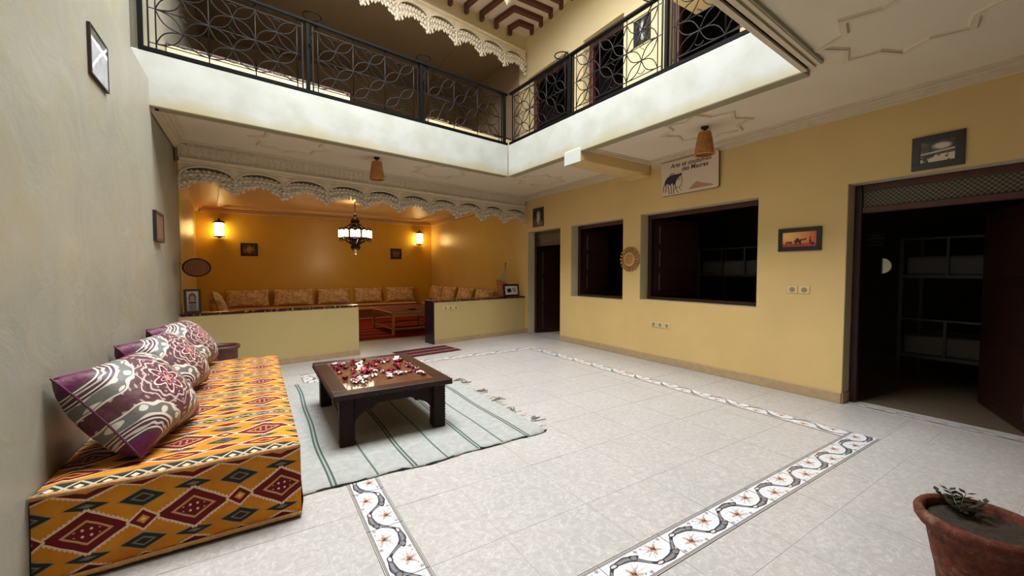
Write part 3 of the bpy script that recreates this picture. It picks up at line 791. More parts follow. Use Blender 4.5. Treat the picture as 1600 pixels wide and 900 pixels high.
for nm, s0, s1, lab in (('wall_upper_low_left', -.05, ws(1.42), 'cream half wall behind the left part of the back railing'), ('wall_upper_low_right', ws(2.90), WLEN, 'cream half wall behind the right part of the back railing')):
    r = frame_w(nm, lab, 'wall', 0, UF, kind='structure')
    MB().box((s0, 0, 0), (s1, .2, .86)).build('wall_body', 'upper_paint', r, bevel=.008)
    MB().box((s0, -.012, .86), (s1, .21, .885)).build('tile_ledge', 'ledge_tile', r)
m = MB(); m.prism([wp(-.3, 0, .1)[:2], wp(WLEN+.1, 0, .1)[:2], (XR+.1, 14.2), (-1.5, 14.2)], UF-.03, UF)
struct('floor_upper', m, 'dark_floor', 'upper salon floor behind the railing', 'floor')
m = MB(); m.box((-1.4, 11.6, UF), (XR, 11.8, RZ)); m.box((-1.6, 7.2, UF), (-1.0, 11.7, RZ))
struct('wall_upper_back', m, 'upper_brown', 'dim back wall of the upper salon', 'wall')
m = MB(); m.prism([wp(0, 0, .2)[:2], wp(WLEN, 0, .2)[:2], (XR, 11.6), (-1.4, 11.6)], RZ-.16, RZ-.02); m.box((4.1, 8.3, RZ-.19), (4.14, 11.6, RZ-.15))
struct('ceiling_upper_salon', m, 'upper_brown', 'dim brown ceiling of the upper salon', 'ceiling')
m = MB(); m.box((XR-.02, 8.25, UF), (XR, 11.6, RZ-.1)); m.box((-1.0, 7.4, UF), (-.98, 11.6, RZ-.1))
struct('wall_upper_side', m, 'upper_brown', 'dim brown side walls of the upper salon', 'wall')
m = MB(); m.prism([(3.92, 3.3), (XR, 3.3), (XR, 3.63), (3.92, 3.63)], 5.14, RZ)
struct('wall_upper_beam', m, 'upper_paint', 'cream cross beam over the right upper gallery', 'beam')
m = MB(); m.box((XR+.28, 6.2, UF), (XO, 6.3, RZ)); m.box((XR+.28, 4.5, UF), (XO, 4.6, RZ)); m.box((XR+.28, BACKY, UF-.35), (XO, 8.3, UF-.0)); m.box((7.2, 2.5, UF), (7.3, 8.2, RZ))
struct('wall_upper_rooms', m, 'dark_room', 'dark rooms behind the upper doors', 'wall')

# roof with open court, boards and mitred beams
RO = ((-0.55, 2.2), (3.25, 2.25), (3.15, 5.75), (-0.55, 5.15))  # opening edge is unseen, narrowed to sharpen the light falloff below
m = MB()
m.prism([(-1.9, BACKY-.3), (XO+.3, BACKY-.3), (XO+.3, RO[1][1]), RO[1], RO[0], (-1.9, RO[0][1])], RZ, RZ+.2)
m.prism([RO[1], (XO+.3, RO[1][1]), (XO+.3, RO[2][1]), RO[2]], RZ, RZ+.2)
m.prism([(-1.9, RO[3][1]), RO[3], RO[2], (XO+.3, RO[2][1]), (XO+.3, 14.6), (-1.9, 14.6)], RZ, RZ+.2)
m.prism([(-1.9, RO[0][1]), RO[0], RO[3], (-1.9, RO[3][1])], RZ, RZ+.2)
struct('ceiling_roof', m, 'roof_boards', 'pale board ceiling of the upper gallery', 'ceiling')
rb = thing('roof_beams', 'dark brown mitred roof beams with hooked ends in the gallery corner', 'beam', (0, 0, 0), kind='structure')
corner = Vector((XR, 8.01)); inner = Vector(RO[2]); dg = (inner-corner)
bz = RZ-.11
for k in range(11):
    yk = 7.52-.34*k; xk = 4.86-.325*k
    t1 = (corner.y-yk)/(corner.y-inner.y)
    pd = corner+dg*min(t1, 1.0)
    if yk > 1.6:
        xs_ = pd.x if t1 <= 1 else RO[2][0]+.05
        m = MB(); m.box((xs_-.035, yk-.045, bz), (XR-.16, yk+.045, RZ+.01)); m.box((XR-.2, yk-.045, bz-.10), (XR-.12, yk+.045, RZ+.01)); m.build('rafter', 'beam_wood', rb, bevel=.02)
    ywall = WA[1]+(xk-XL)*math.tan(WANG)
    if t1 <= 1: y_in = yk; x_in = pd.x
    else: y_in = RO[3][1]+(xk-RO[3][0])*(RO[2][1]-RO[3][1])/(RO[2][0]-RO[3][0])+.05; x_in = xk
    if xk > XL+.3:
        # leg from the inner point to the back wall, square to it
        xe = x_in-(ywall-y_in)*math.tan(WANG)*0.9
        a = Vector((x_in, y_in)); b_ = Vector((xe, WA[1]+(xe-XL)*math.tan(WANG)-.16)); dvec = (b_-a)
        tt = dvec.normalized(); nv = Vector((-tt.y, tt.x))*.045
        m = MB(); m.prism([(p.x, p.y) for p in (a-nv, b_-nv, b_+nv, a+nv)], bz, RZ+.01)
        c0 = b_; c1 = b_+tt*.08; m.prism([(p.x, p.y) for p in (c0-tt*.02-nv, c1-nv, c1+nv, c0-tt*.02+nv)], bz-.10, RZ+.01)
        m.build('rafter', 'beam_wood', rb, bevel=.02)

# ------------------------------------------------------------------ railings
def petal(m, a, b_, y, r=.0065, bulge=.16):
    a = Vector(a); b_ = Vector(b_); d = b_-a; n_ = Vector((-d.y, d.x))*bulge
    for s in (-1, 1):
        pts = []
        for i in range(8):
            t_ = i/7; p = a+d*t_+n_*s*math.sin(PI*t_)*1.25; pts.append((p.x, y, p.y))
        m.tube(pts, r, 5, caps=False)
def railing(name, label, A, B, posts, rings, endpost):
    A = Vector(A); B = Vector(B); d = B-A; L = d.length; ang = math.atan2(d.y, d.x)
    r = thing(name, label, 'railing', (A.x, A.y, SLT), ang)
    H = .90
    MB().box((0, -.022, .0), (L, .022, .045)).build('bottom_rail', 'black_iron', r, bevel=.003)
    MB().box((0, -.03, H-.035), (L, .03, H)).build('top_rail', 'black_iron', r, bevel=.006)
    for p in posts+([0.02] if endpost else []):
        o = MB().box((p-.022, -.022, .03), (p+.022, .022, H-.035)).build('post', 'black_iron', r, bevel=.004)
    edges = [0.02]+posts+[L]
    for a, b_ in zip(edges, edges[1:]):
        x0, x1 = a+.06, b_-.06; W = x1-x0
        if W < .2: continue
        MB().box((x0-.008, -.008, .03), (x0+.008, .008, H-.035)).build('panel_stile', 'brown_iron', r)
        MB().box((x1-.008, -.008, .03), (x1+.008, .008, H-.035)).build('panel_stile', 'brown_iron', r)
        m = MB(); m.tube([(x0, 0, .10), (x1, 0, .10)], .006, 4); m.tube([(x0, 0, H-.10), (x1, 0, H-.10)], .006, 4)
        m.build('panel_bar', 'brown_iron', r)
        nc = max(1, round((W-.12)/.45)); pad = .06; cw = (W-2*pad)/nc; z0, z1 = .10, H-.10; hh = (z1-z0)/4
        m = MB()
        for k in range(nc+1): m.tube([(x0+pad+k*cw, 0, .03), (x0+pad+k*cw, 0, H-.035)], .0065, 5)
        m.tube([(x0, 0, (z0+z1)/2), (x1, 0, (z0+z1)/2)], .005, 4)
        for k in range(nc):
            xa, xm, xb = x0+pad+k*cw, x0+pad+(k+.5)*cw, x0+pad+(k+1)*cw
            for (p, q) in (((xa, z0+2*hh), (xm, z0+3*hh)), ((xm, z0+3*hh), (xb, z1)), ((xm, z0+3*hh), (xa, z1)), ((xb, z0+2*hh), (xm, z0+3*hh)),
                           ((xa, z0+2*hh), (xm, z0+hh)), ((xm, z0+hh), (xb, z0)), ((xm, z0+hh), (xa, z0)), ((xb, z0+2*hh), (xm, z0+hh))):
                petal(m, p, q, 0)
            # little s-curls
            for zc in (z0+2*hh, ):
                m.tube([(xm+.05*math.cos(t_)*(-1 if t_ > 3 else 1)*.6, 0, zc-.06+.12*t_/6.28) for t_ in [i*.7 for i in range(10)]], .005, 4)
            for zc in (z0+.3*hh, z1-.3*hh): m.tube([(xm+.045*math.cos(t_), 0, zc+.03*math.sin(t_)*(1 if zc > .4 else -1)) for t_ in [PI*i/6 for i in range(7)]], .005, 4)
        m.build('petal_scrollwork', 'brown_iron', r, smooth=True)
    for p in rings:
        m = MB(); m.tube([(p+.07+.105*math.cos(2*PI*i/20), .05-.0+.105*math.sin(2*PI*i/20), H+.10) for i in range(20)], .008, 5, closed=True)
        m.tube([(p+.17, .05, H+.10), (p+.13, .02, H), (p+.07, 0, H-.1), (p+.03, -.02, H-.24), (p+.012, -.03, H-.3), (p+.03, -.035, H-.33), (p+.045, -.03, H-.3)], .008, 5)
        m.build('pot_ring', 'black_iron', r, smooth=True)
    return r
off = .018
railing('iron_railing', 'black wrought iron railing with petal panels along the back gallery', (XL-.07, 5.533+off), (NE[0]-.01, NE[1]+off), [1.58, 3.15, 4.77], [1.58, 3.15], True)
railing('iron_railing', 'black wrought iron railing with petal panels along the right gallery', (NE[0]+.02, NE[1]-.03), (SE[0]+.02, SE[1]), [1.58, 3.17, 4.5], [1.50-.25, 3.05-.2], False)

# star lantern hanging in the court
ln = thing('star_lantern', 'cream many-pointed paper star lantern hanging under the roof', 'lantern', (3.50, 5.62, 5.98))
def icoball(r):
    bm = bmesh.new(); bmesh.ops.create_icosphere(bm, subdivisions=1, radius=r); return bm
bm = icoball(.17)
m = MB()
for f in list(bm.faces):
    c = f.calc_center_median(); tip = c.normalized()*.25
    if (f.index % 2) == 0 or True:
        vs = [v.co.copy() for v in f.verts]; m.add([vs[0], vs[1], vs[2], tip if f.index % 4 == 0 else c*1.02], [(0, 1, 3), (1, 2, 3), (2, 0, 3)])
bm.free()
m.box((-.2, -.2, -.02), (.2, .2, .2), .6)
m.build('paper_star', 'lantern_paper', ln)
MB().tube([(0, 0, .15), (0, 0, RZ-5.98)], .006, 5).build('cord', 'black_iron', ln)

# ------------------------------------------------------------------ kilim sofa
SX0, SX1, SY0, SY1, SH = XL+.006, 0.20, 2.655, 5.68, 0.45
sofa = thing('sofa', 'low box sofa covered in orange kilim along the plaster wall', 'sofa', (SX0, SY0, 0))
w_, l_, bv = SX1-SX0, SY1-SY0, .02
m = MB()
nx, ny = 14, 40
def top_z(i, j): return SH-.02*((i in (0, nx)) or (j in (0, ny)))+.004*math.sin(i*1.3+j*.7)*((0 < i < nx) and (0 < j < ny))
vs = [(w_*i/nx, l_*j/ny, top_z(i, j)) for j in range(ny+1) for i in range(nx+1)]
fs = [(j*(nx+1)+i, j*(nx+1)+i+1, (j+1)*(nx+1)+i+1, (j+1)*(nx+1)+i) for j in range(ny) for i in range(nx)]
def uvt(k): return (vs[k][0]+.10, vs[k][1]-.03+.66)
m.add(vs, fs, [[uvt(k) for k in f] for f in fs])
m.build('top_cover', 'kilim', sofa, smooth=True)
def skirt(name, p0, p1, uoff, n=20):
    m = MB(); p0 = Vector(p0); p1 = Vector(p1); d = p1-p0; L = d.length; nn_ = Vector((d.y, -d.x)).normalized()
    zs = [0.012, .1, .22, .34, SH-.02]
    vs = []; fs = []
    for j, z_ in enumerate(zs):
        for i in range(n+1):
            p = p0+d*(i/n)+nn_*(.006*math.sin(i*1.7+j*2)*(1 if j < 4 else 0)+(.006 if j in (1, 2) else 0)*1.0); vs.append((p.x, p.y, z_))
    for j in range(len(zs)-1):
        for i in range(n): fs.append((j*(n+1)+i, j*(n+1)+i+1, (j+1)*(n+1)+i+1, (j+1)*(n+1)+i))
    m.add(vs, fs, [[(L*(k % (n+1))/n+uoff, vs[k][2]+.11) for k in f] for f in fs])
    return m.build(name, 'kilim', sofa, smooth=True)
skirt('end_cover', (0, 0), (w_, 0), .02); skirt('front_cover', (w_, 0), (w_, l_), .1, 40); skirt('end_cover', (w_, l_), (0, l_), 0)
MB().box((.02, .02, 0), (w_-.03, l_-.02, SH-.03)).build('base_box', 'dark_cloth', sofa)
m = MB(); m.tube([(w_*i/16, -.004, SH-.018+.003*math.sin(i*2)) for i in range(17)], .013, 6); m.build('corded_seam', 'cord_tan', sofa, smooth=True)
m = MB(); m.tube([(w_*i/16, -.008, .03) for i in range(17)], .012, 6); m.build('corded_seam', 'cord_tan', sofa, smooth=True)

def cushion_mesh(m, w, h, t, n=16, pinch=.07):
    """pillow in x,z plane, thickness along y, uv 0..1 on both faces"""
    def P(i, j, s):
        u, v = i/n*2-1, j/n*2-1
        prof_ = max(0, (1-abs(u)**2.4)*(1-abs(v)**2.4))**.46
        k = 1-pinch*(1-abs(u)**2)*abs(v)**3; k2 = 1-pinch*(1-abs(v)**2)*abs(u)**3
        return (u*w/2*k2, s*t/2*prof_, v*h/2*k)
    for s in (-1, 1):
        vs = [P(i, j, s) for j in range(n+1) for i in range(n+1)]
        fs = []
        for j in range(n):
            for i in range(n):
                f = (j*(n+1)+i, j*(n+1)+i+1, (j+1)*(n+1)+i+1, (j+1)*(n+1)+i); fs.append(f if s < 0 else f[::-1])
        m.add(vs, fs, [[((k % (n+1))/n, (k//(n+1))/n) for k in f] for f in fs])
    return m
def cushion(name, label, cat, loc, eul, w, h, t, mat, edge, group=None):
    r = thing(name, label, cat, loc, 0, group); r.rotation_euler = eul
    cushion_mesh(MB(), w, h, t).build('cushion_cover', mat, r, smooth=True)
    m = MB(); pts = []
    n = 12
    for a, b_ in (((-1, -1), (1, -1)), ((1, -1), (1, 1)), ((1, 1), (-1, 1)), ((-1, 1), (-1, -1))):
        for i in range(n):
            t_ = i/n; u = a[0]+(b_[0]-a[0])*t_; v = a[1]+(b_[1]-a[1])*t_
            k = 1-.07*(1-abs(u)**2)*abs(v)**3; k2 = 1-.07*(1-abs(v)**2)*abs(u)**3
            pts.append((u*w/2*k2, 0, v*h/2*k))
    m.tube(pts, .006, 5, closed=True); m.build('piping', edge, r, smooth=True)
    return r
# three plum cushions leaning on the left wall (front face looks along +x, tilted back)
for (x, y, tw, lean, lab) in ((-.605, 3.16, -.25, .66, 'nearest plum and white medallion cushion on the kilim sofa'), (-.615, 4.20, -.2, .66, 'middle plum and white medallion cushion on the kilim sofa'),
                           (-.615, 5.17, -.2, .66, 'farthest plum and white medallion cushion on the kilim sofa')):
    # local +z up, local -y faces out; rotate so that -y -> +x, lean back
    R_ = Matrix.Rotation(tw, 4, 'Z') @ Matrix.Rotation(PI/2, 4, 'Z') @ Matrix.Rotation(-lean, 4, 'X')
    c = cushion('cushion', lab, 'cushion', (x, y, .45+.255), R_.to_euler(), .70, .56, .38, 'plum_cushion', 'plum_cloth', 'plum cushions on the kilim sofa')

# ------------------------------------------------------------------ rug, table, petals
rug = thing('rug', 'cream wool rug with thin green stripes under the carved table', 'rug', (0, 0, 0.002))
m = MB(); nx, ny = 46, 40
def rp(i, j):
    u, v = i/nx, j/ny
    x = .222+u*2.008; y = 2.885+v*2.95
    y += .012*math.sin(u*11)+.01*math.sin(u*23+1) if j == 0 else 0
    x1 = 0
    if i > nx-8: x1 = (i-nx+8)/8
    y += .06*x1**3*(1-v) ; x -= .05*x1*max(0, math.sin(v*9+.4))*.5 + .06*x1*(v > .9)*(v-.9)*10
    z_ = .004+.004*max(0, math.sin(u*9+v*6)*math.sin(v*11+u*3)) + (.012*x1**2*max(0, math.sin(v*14)))
    return (x, y, z_)
vs = [rp(i, j) for j in range(ny+1) for i in range(nx+1)]
vs += [(x, y, -.001) for x, y, z_ in vs[:nx+1]]
fs = [(j*(nx+1)+i, j*(nx+1)+i+1, (j+1)*(nx+1)+i+1, (j+1)*(nx+1)+i) for j in range(ny) for i in range(nx)]
o_ = (nx+1)*(ny+1); fs += [(i+1, i, o_+i, o_+i+1) for i in range(nx)]
m.add(vs, fs); m.build('woven_field', 'wool_rug', rug, smooth=True)
m = MB(); m.tube([(rp(i, 0)[0], rp(i, 0)[1]-.002, .006+.004*(i % 3 == 0)) for i in range(nx+1)], [.004+.005*((i*7) % 5 == 0) for i in range(nx+1)], 5); m.build('bound_edge', 'rug_binding', rug)
m = MB(); rnd = random.Random(3)
for k in range(46):
    j = rnd.uniform(.03, .97)*ny; p = Vector(rp(nx, int(j))); p.y = 2.9+j/ny*2.9
    a = rnd.uniform(-.9, .9); L = rnd.uniform(.04, .13)
    pts = [p+Vector((-.01, 0, .0))]
    for q in range(4): pts.append(pts[-1]+Vector((math.cos(a)*L/4, math.sin(a)*L/4, 0))); a += rnd.uniform(-.6, .6)
    m.tube([(q.x, q.y, .006) for q in pts], .0035, 4)
m.build('fringe_threads', 'fringe_thread', rug)
m = MB()
for (px, py, aa) in ((2.2, 3.9, .4), (2.2, 4.35, -.3), (2.19, 4.75, .2), (2.2, 3.45, .9), (2.2, 3.15, .5), (2.17, 4.9, .1)):
    for k in range(5):
        a = aa+rnd.uniform(-.5, .5); pts = [Vector((px, py, .007))]
        for q in range(6): pts.append(pts[-1]+Vector((math.cos(a)*.03, math.sin(a)*.03, 0))); a += rnd.uniform(-.5, .5)
        m.tube(pts, .004, 4)
m.build('fringe_tassels', 'fringe_grey', rug)

TX0, TX1, TY0, TY1, TH = 0.555, 1.47, 3.50, 4.80, 0.463
ZF = .012
tb = thing('coffee_table', 'dark carved wooden coffee table strewn with rose petals', 'table', (TX0, TY0, ZF))
tw_, tl = TX1-TX0, TY1-TY0; th_ = TH-ZF; ov = .055
lw = .11
for i, (x, y) in enumerate(((0, 0), (tw_-lw, 0), (0, tl-lw), (tw_-lw, tl-lw))):
    MB().box((x, y, 0), (x+lw, y+lw, th_-.05)).build('leg', 'carved_wood', tb, bevel=.006)
def apron(vert, a0, a1, c):
    m = MB(); z1 = th_-.05; L = a1-a0
    # shaped apron with scalloped brackets
    prof_ = [(0, z1), (L, z1), (L, z1-.24), (L-.02, z1-.20), (L-.05, z1-.165), (L-.09, z1-.14), (L-.12, z1-.125), (L-.16, z1-.125), (L-.18, z1-.10), (L-.21, z1-.085), (.21, z1-.085), (.18, z1-.10), (.16, z1-.125), (.12, z1-.125), (.09, z1-.14), (.05, z1-.165), (.02, z1-.20), (0, z1-.24)]
    # triangulate as strips between x samples
    low = sorted([(x, z_) for x, z_ in prof_[2:]], key=lambda q: q[0])
    for (xa, za), (xb, zb) in zip(low, low[1:]):
        if xb-xa < 1e-6: continue
        m.slab([(xa, z1), (xa, za), (xb, zb), (xb, z1)], 0, .03)
    if vert: m.v = [(c+y, a0+x, z_) for x, y, z_ in m.v]; m.f = [f[::-1] for f in m.f]
    else: m.v = [(a0+x, c+y, z_) for x, y, z_ in m.v]
    return m.build('apron', 'carved_wood', tb)
apron(False, lw, tw_-lw, .03); apron(False, lw, tw_-lw, tl-.06); apron(True, lw, tl-lw, .03); apron(True, lw, tl-lw, tw_-.06)
fb = .13; zt0, zt1 = th_-.05, th_
for (a, b_) in (((-ov, -ov), (tw_+ov, -ov+fb)), ((-ov, tl+ov-fb), (tw_+ov, tl+ov)), ((-ov, -ov+fb+.001), (-ov+fb, tl+ov-fb-.001)), ((tw_+ov-fb, -ov+fb+.001), (tw_+ov, tl+ov-fb-.001))):
    MB().box((a[0], a[1], zt0), (b_[0], b_[1], zt1)).build('top_board', 'table_top_wood', tb, bevel=.006)
MB().box((-ov+fb, -ov+fb, zt0+.005), (tw_+ov-fb, tl+ov-fb, zt1-.006)).build('glass_panel', 'table_glass', tb)
m = MB(); n = 46
for i in range(n): m.octa((-ov+(tw_+2*ov)*(i+.5)/n, -ov, zt0+.008), .011, .008, .012, .012)
for i in range(n):
    m.octa((-ov, -ov+(tl+2*ov)*(i+.5)/n, zt0+.008), .008, .013, .012, .012); m.octa((tw_+ov, -ov+(tl+2*ov)*(i+.5)/n, zt0+.008), .008, .013, .012, .012)
m.build('carved_beading', 'carved_wood', tb)
m = MB()
for i in range(16):
    for x in (.0, lw, tw_-lw, tw_): m.octa((x, .004, .012+i*.024), .009, .009, .012, .012)
m.build('carved_notching', 'carved_wood', tb)

# petals: one mesh per size, copies on the glass
def petal_mesh(nm, s, curl, mat):
    m = MB(); n = 4; vs = []; fs = []
    for j in range(n+1):
        v = j/n
        for i in range(n+1):
            u = i/n*2-1; wv = math.sin(PI*(.12+.8*v))**.7
            vs.append((u*wv*s*.55, (v-.5)*s, .002+curl*s*(u*u*.6+(v-.5)**2*1.2)))
    for j in range(n):
        for i in range(n): fs.append((j*(n+1)+i, j*(n+1)+i+1, (j+1)*(n+1)+i+1, (j+1)*(n+1)+i))
    m.add(vs, fs); me = m.mesh(nm); me.materials.append(M[mat]); me.polygons.foreach_set('use_smooth', [True]*len(me.polygons)); return me
pm = {'red': [petal_mesh('petal', .06, .45, 'petal_red'), petal_mesh('petal', .05, .7, 'petal_red')],
      'pink': [petal_mesh('petal', .055, .5, 'petal_pink')], 'white': [petal_mesh('petal', .055, .5, 'petal_white'), petal_mesh('petal', .045, .8, 'petal_white')]}
rnd = random.Random(11)
clusters = [(.25, 1.0, .12, 'red', 12), (.55, 1.05, .14, 'red', 14), (.82, 1.05, .08, 'white', 12), (.72, 1.0, .06, 'pink', 8), (.24, 1.12, .06, 'white', 8), (.30, .72, .14, 'red', 16), (.50, .66, .08, 'pink', 7),
            (.56, .70, .14, 'red', 10), (.44, .42, .10, 'white', 16), (.22, .26, .09, 'white', 10), (.16, .40, .07, 'red', 5), (.85, .52, .09, 'red', 12), (.78, .40, .08, 'white', 10), (.90, .36, .04, 'white', 5),
            (.92, .72, .05, 'red', 6), (.62, .42, .07, 'red', 6), (.93, .60, .05, 'white', 4), (.45, .95, .2, 'red', 8), (.40, .55, .2, 'pink', 6), (.7, .85, .12, 'red', 8)]
lab = {'red': 'deep red rose petal scattered on the dark glass table top', 'pink': 'pink rose petal scattered on the dark glass table top', 'white': 'white flower petal scattered on the dark glass table top'}
for cx, cy, sp, kd, n in clusters:
    for k in range(max(3, int(n*.62))):
        o = bpy.data.objects.new('petal', rnd.choice(pm[kd])); COL.objects.link(o)
        x = min(max(cx*tw_+rnd.gauss(0, sp*1.0), .12), tw_-.12); y = min(max(cy*(tl/1.3)+rnd.gauss(0, sp*1.15), .12), tl-.12)
        o.location = (TX0+x, TY0+y, ZF+th_-.006+rnd.uniform(0, .0005)); o.rotation_euler = (rnd.uniform(-.15, .15), rnd.uniform(-.15, .15), rnd.uniform(0, 6.28))
        tag(o, lab[kd], 'petal', kd+' petals on the coffee table')

mt = thing('doormat', 'maroon striped flat mat before the salon entrance', 'mat', (2.15, 6.66, 0.002), WANG)
MB().box((0, 0, 0), (1.05, .62, .006)).build('woven_field', 'maroon_mat', mt)
m = MB()
for i in range(30):
    for x0, sx in ((0, -1), (1.05, 1)): m.tube([(x0, .02+i*.02, .004), (x0+sx*.035, .02+i*.02+random.uniform(-.006, .006), .003)], .002, 3)
m.build('fringe', 'maroon_cloth', mt)

# ------------------------------------------------------------------ pots
pt = thing('terracotta_pot', 'weathered terracotta pot with dry soil in the near corner', 'pot', (2.58, .355, 0))
m = MB(); m.lathe([(.10, 0), (.112, .01), (.128, .10), (.132, .14), (.145, .20), (.163, .30), (.168, .335), (.18, .345)], 32); m.build('pot_body', 'terracotta', pt, smooth=True)
m = MB(); m.lathe([(.172, .335), (.192, .345), (.205, .365), (.207, .39), (.198, .405), (.183, .407), (.172, .395), (.166, .35), (.16, .33)], 32, caps=False); m.build('rim', 'terracotta', pt, smooth=True)
m = MB(); n = 18; vs = [(0, 0, .372)]
for j in range(1, 6):
    for k in range(n): a = 2*PI*k/n; r_ = .166*j/5; vs.append((r_*math.cos(a), r_*math.sin(a), .368-.0*j+random.uniform(-.010, .010)*(j < 5)))
fs = [(0, 1+k, 1+(k+1) % n) for k in range(n)]
for j in range(4):
    for k in range(n): fs.append((1+j*n+k, 1+(j+1)*n+k, 1+(j+1)*n+(k+1) % n, 1+j*n+(k+1) % n))
m.add(vs, fs); m.build('soil', 'soil', pt, smooth=True)
sg = thing('sprig', 'small dark leafy sprig growing in the terracotta pot', 'plant', (2.67, .43, .37))
rnd = random.Random(5); m = MB(); lm = MB()
for k in range(7):
    a = rnd.uniform(0, 6.28); p = Vector((0, 0, -.005)); pts = [p]
    dv_ = Vector((math.cos(a)*.014, math.sin(a)*.014, .012))
    for q in range(5):
        p = p+dv_+Vector((rnd.uniform(-.004, .004), rnd.uniform(-.004, .004), rnd.uniform(-.002, .003))); pts.append(p)
        for s in (-1, 1):
            b2 = a+s*1.1+rnd.uniform(-.3, .3); L = .034; d2 = Vector((math.cos(b2), math.sin(b2), .35))*L; n2 = Vector((-math.sin(b2), math.cos(b2), 0))*.011
            lm.add([p, p+d2*.5+n2, p+d2, p+d2*.5-n2+Vector((0, 0, .002))], [(0, 1, 2), (0, 2, 3)])
    m.tube(pts, .002, 4)
m.build('stem', 'leaf', sg); lm.build('leaves', 'leaf', sg)
pb = thing('floor_pot', 'dark brown wide-rimmed pot behind the far end of the sofa', 'pot', (-.40, 6.47, 0))
MB().lathe([(.15, 0), (.165, .02), (.175, .2), (.178, .44), (.19, .452)], 28).build('pot_body', 'pot_brown', pb, smooth=True)
MB().lathe([(.185, .44), (.202, .455), (.207, .475), (.202, .492), (.186, .494), (.176, .46), (.17, .3)], 28, caps=False).build('rim', 'pot_brown', pb, smooth=True)

# ------------------------------------------------------------------ wall things: pictures, sign, sunburst, sockets
def picture(name, label, loc, rz, w, h, bd, mat, frame, cat='picture', depth=.02, tilt=0, mount=None, stand=False):
    """local x = width, z = height, faces -y"""
    r = thing(name, label, cat, loc, rz); 
    if tilt: r.rotation_euler = (tilt, 0, rz)
    a, b_ = w/2, h/2
    for (p, q) in (((-a, -b_), (a, -b_+bd)), ((-a, b_-bd), (a, b_)), ((-a, -b_+bd), (-a+bd, b_-bd)), ((a-bd, -b_+bd), (a, b_-bd))):
        MB().box((p[0], -depth, p[1]), (q[0], 0, q[1])).build('frame_side', frame, r, bevel=.002)
    if mount:
        MB().box((-a+bd, -depth+.006, -b_+bd), (a-bd, -.002, b_-bd)).build('mount', mount[0], r); k = mount[1]
    else: k = 0
    x0, x1, z0, z1 = -a+bd+k, a-bd-k, -b_+bd+k, b_-bd-k
    y_ = -depth+.004
    MB().quad((x0, y_, z0), (x1, y_, z0), (x1, y_, z1), (x0, y_, z1)).build('print', mat, r)
    return r
FR = -PI/2  # faces -x (hung on the right wall): local x -> -y
picture('framed_picture', 'sunset camel print in a wide dark frame beside the doorway', (XR, 2.243, 1.835), FR, .45, .272, .05, 'camel_print', 'picture_black')
picture('framed_picture', 'sepia print in a broad black frame above the wide doorway', (XR, 1.118, 2.582), FR, .352, .315, .062, 'dark_print', 'picture_black')
picture('framed_picture', 'small dark portrait above the narrow far doorway', (XR, 7.47, 2.685), FR, .40, .42, .02, 'portrait_print', 'picture_black')
picture('framed_picture', 'dark picture hanging between the upper doors', (XR, 4.60, 5.40), FR, .34, .42, .02, 'portrait_print', 'picture_black')
FL = PI/2   # hung on the left wall
picture('framed_picture', 'pale grey picture high on the left plaster wall', (XL, 3.893, 2.897), FL, .375, .325, .012, 'grey_print', 'frame_dark')
picture('framed_picture', 'narrow brown picture on the left wall before the salon', (XL, 5.73, 1.932), FL, .42, .32, .03, 'brown_print', 'frame_dark', depth=.03)
sb = math.atan2(.1, 6.93)
picture('framed_picture', 'dark framed sepia photo beside the left salon lamp', (-.145, 14.017, 2.10), sb, .42, .37, .06, 'sepia_print', 'frame_dark')
picture('framed_picture', 'small square dark frame left of the right salon lamp', (4.13, 14.08, 2.08), sb, .38, .36, .07, 'brown_print', 'frame_dark')
p = wp(ws(-.745), LH+.03+.168, .05); picture('photo_frame', 'photo in a dark frame standing on the left half wall', p, WANG+.05, .19, .335, .03, 'window_print', 'frame_dark', tilt=-.12)
p = wp(ws(5.035), LH+.03+.148, .05); picture('photo_frame', 'dark framed ink print standing on the right half wall', p, WANG-.02, .46, .29, .045, 'ink_print', 'frame_dark', tilt=-.10)

# hanging sign with lettering and a veiled head
sg = thing('wall_sign', 'cream painted sign with a veiled head above the large opening', 'sign', (XR-.012, 3.69, 2.875), FR); sg.rotation_euler = (0.03, 0, FR)
a, b_, c_ = .465, .255, .03
poly = []
for cx, cz, s0 in ((a-c_, b_-c_, 0), (-a+c_, b_-c_, 1), (-a+c_, -b_+c_, 2), (a-c_, -b_+c_, 3)):
    for k in range(5): t_ = (s0+k/4)*PI/2; poly.append((cx+c_*math.cos(t_), cz+c_*math.sin(t_)))
MB().slab([(x, z_) for x, z_ in poly][::-1], -.030, -.004).build('backing_board', 'sign_edge', sg)
MB().slab([(x*.993, z_*.988) for x, z_ in poly][::-1], -.034, -.028).build('painted_face', 'sign_board', sg)
def text_mesh(s, size, shear):
    cu = bpy.data.curves.new('lettering', 'FONT'); cu.body = s; cu.size = size; cu.shear = shear; cu.align_x = 'CENTER'; cu.extrude = .0008; cu.offset = .0012; cu.resolution_u = 3
    o = bpy.data.objects.new('lettering', cu); COL.objects.link(o)
    dg = bpy.context.evaluated_depsgraph_get(); dg.update(); me = bpy.data.meshes.new_from_object(o.evaluated_get(dg))
    bpy.data.objects.remove(o); return me
for s, x, z_, sz in (('Arts et coutumes', 0.03, .150, .092), ('des Maures', .10, .075, .092)):
    me = text_mesh(s, sz, .25); me.materials.clear(); me.materials.append(M['ink']); me.name = 'lettering'
    o = bpy.data.objects.new('lettering', me); COL.objects.link(o); o.parent = sg; o.location = (x, -.0352, z_); o.rotation_euler = (PI/2, 0, 0)
def strokes(m, lines, w):
    for ln_ in lines: m.tube([(x, -.0345, z_) for x, z_ in ln_], w, 4)
m = MB()
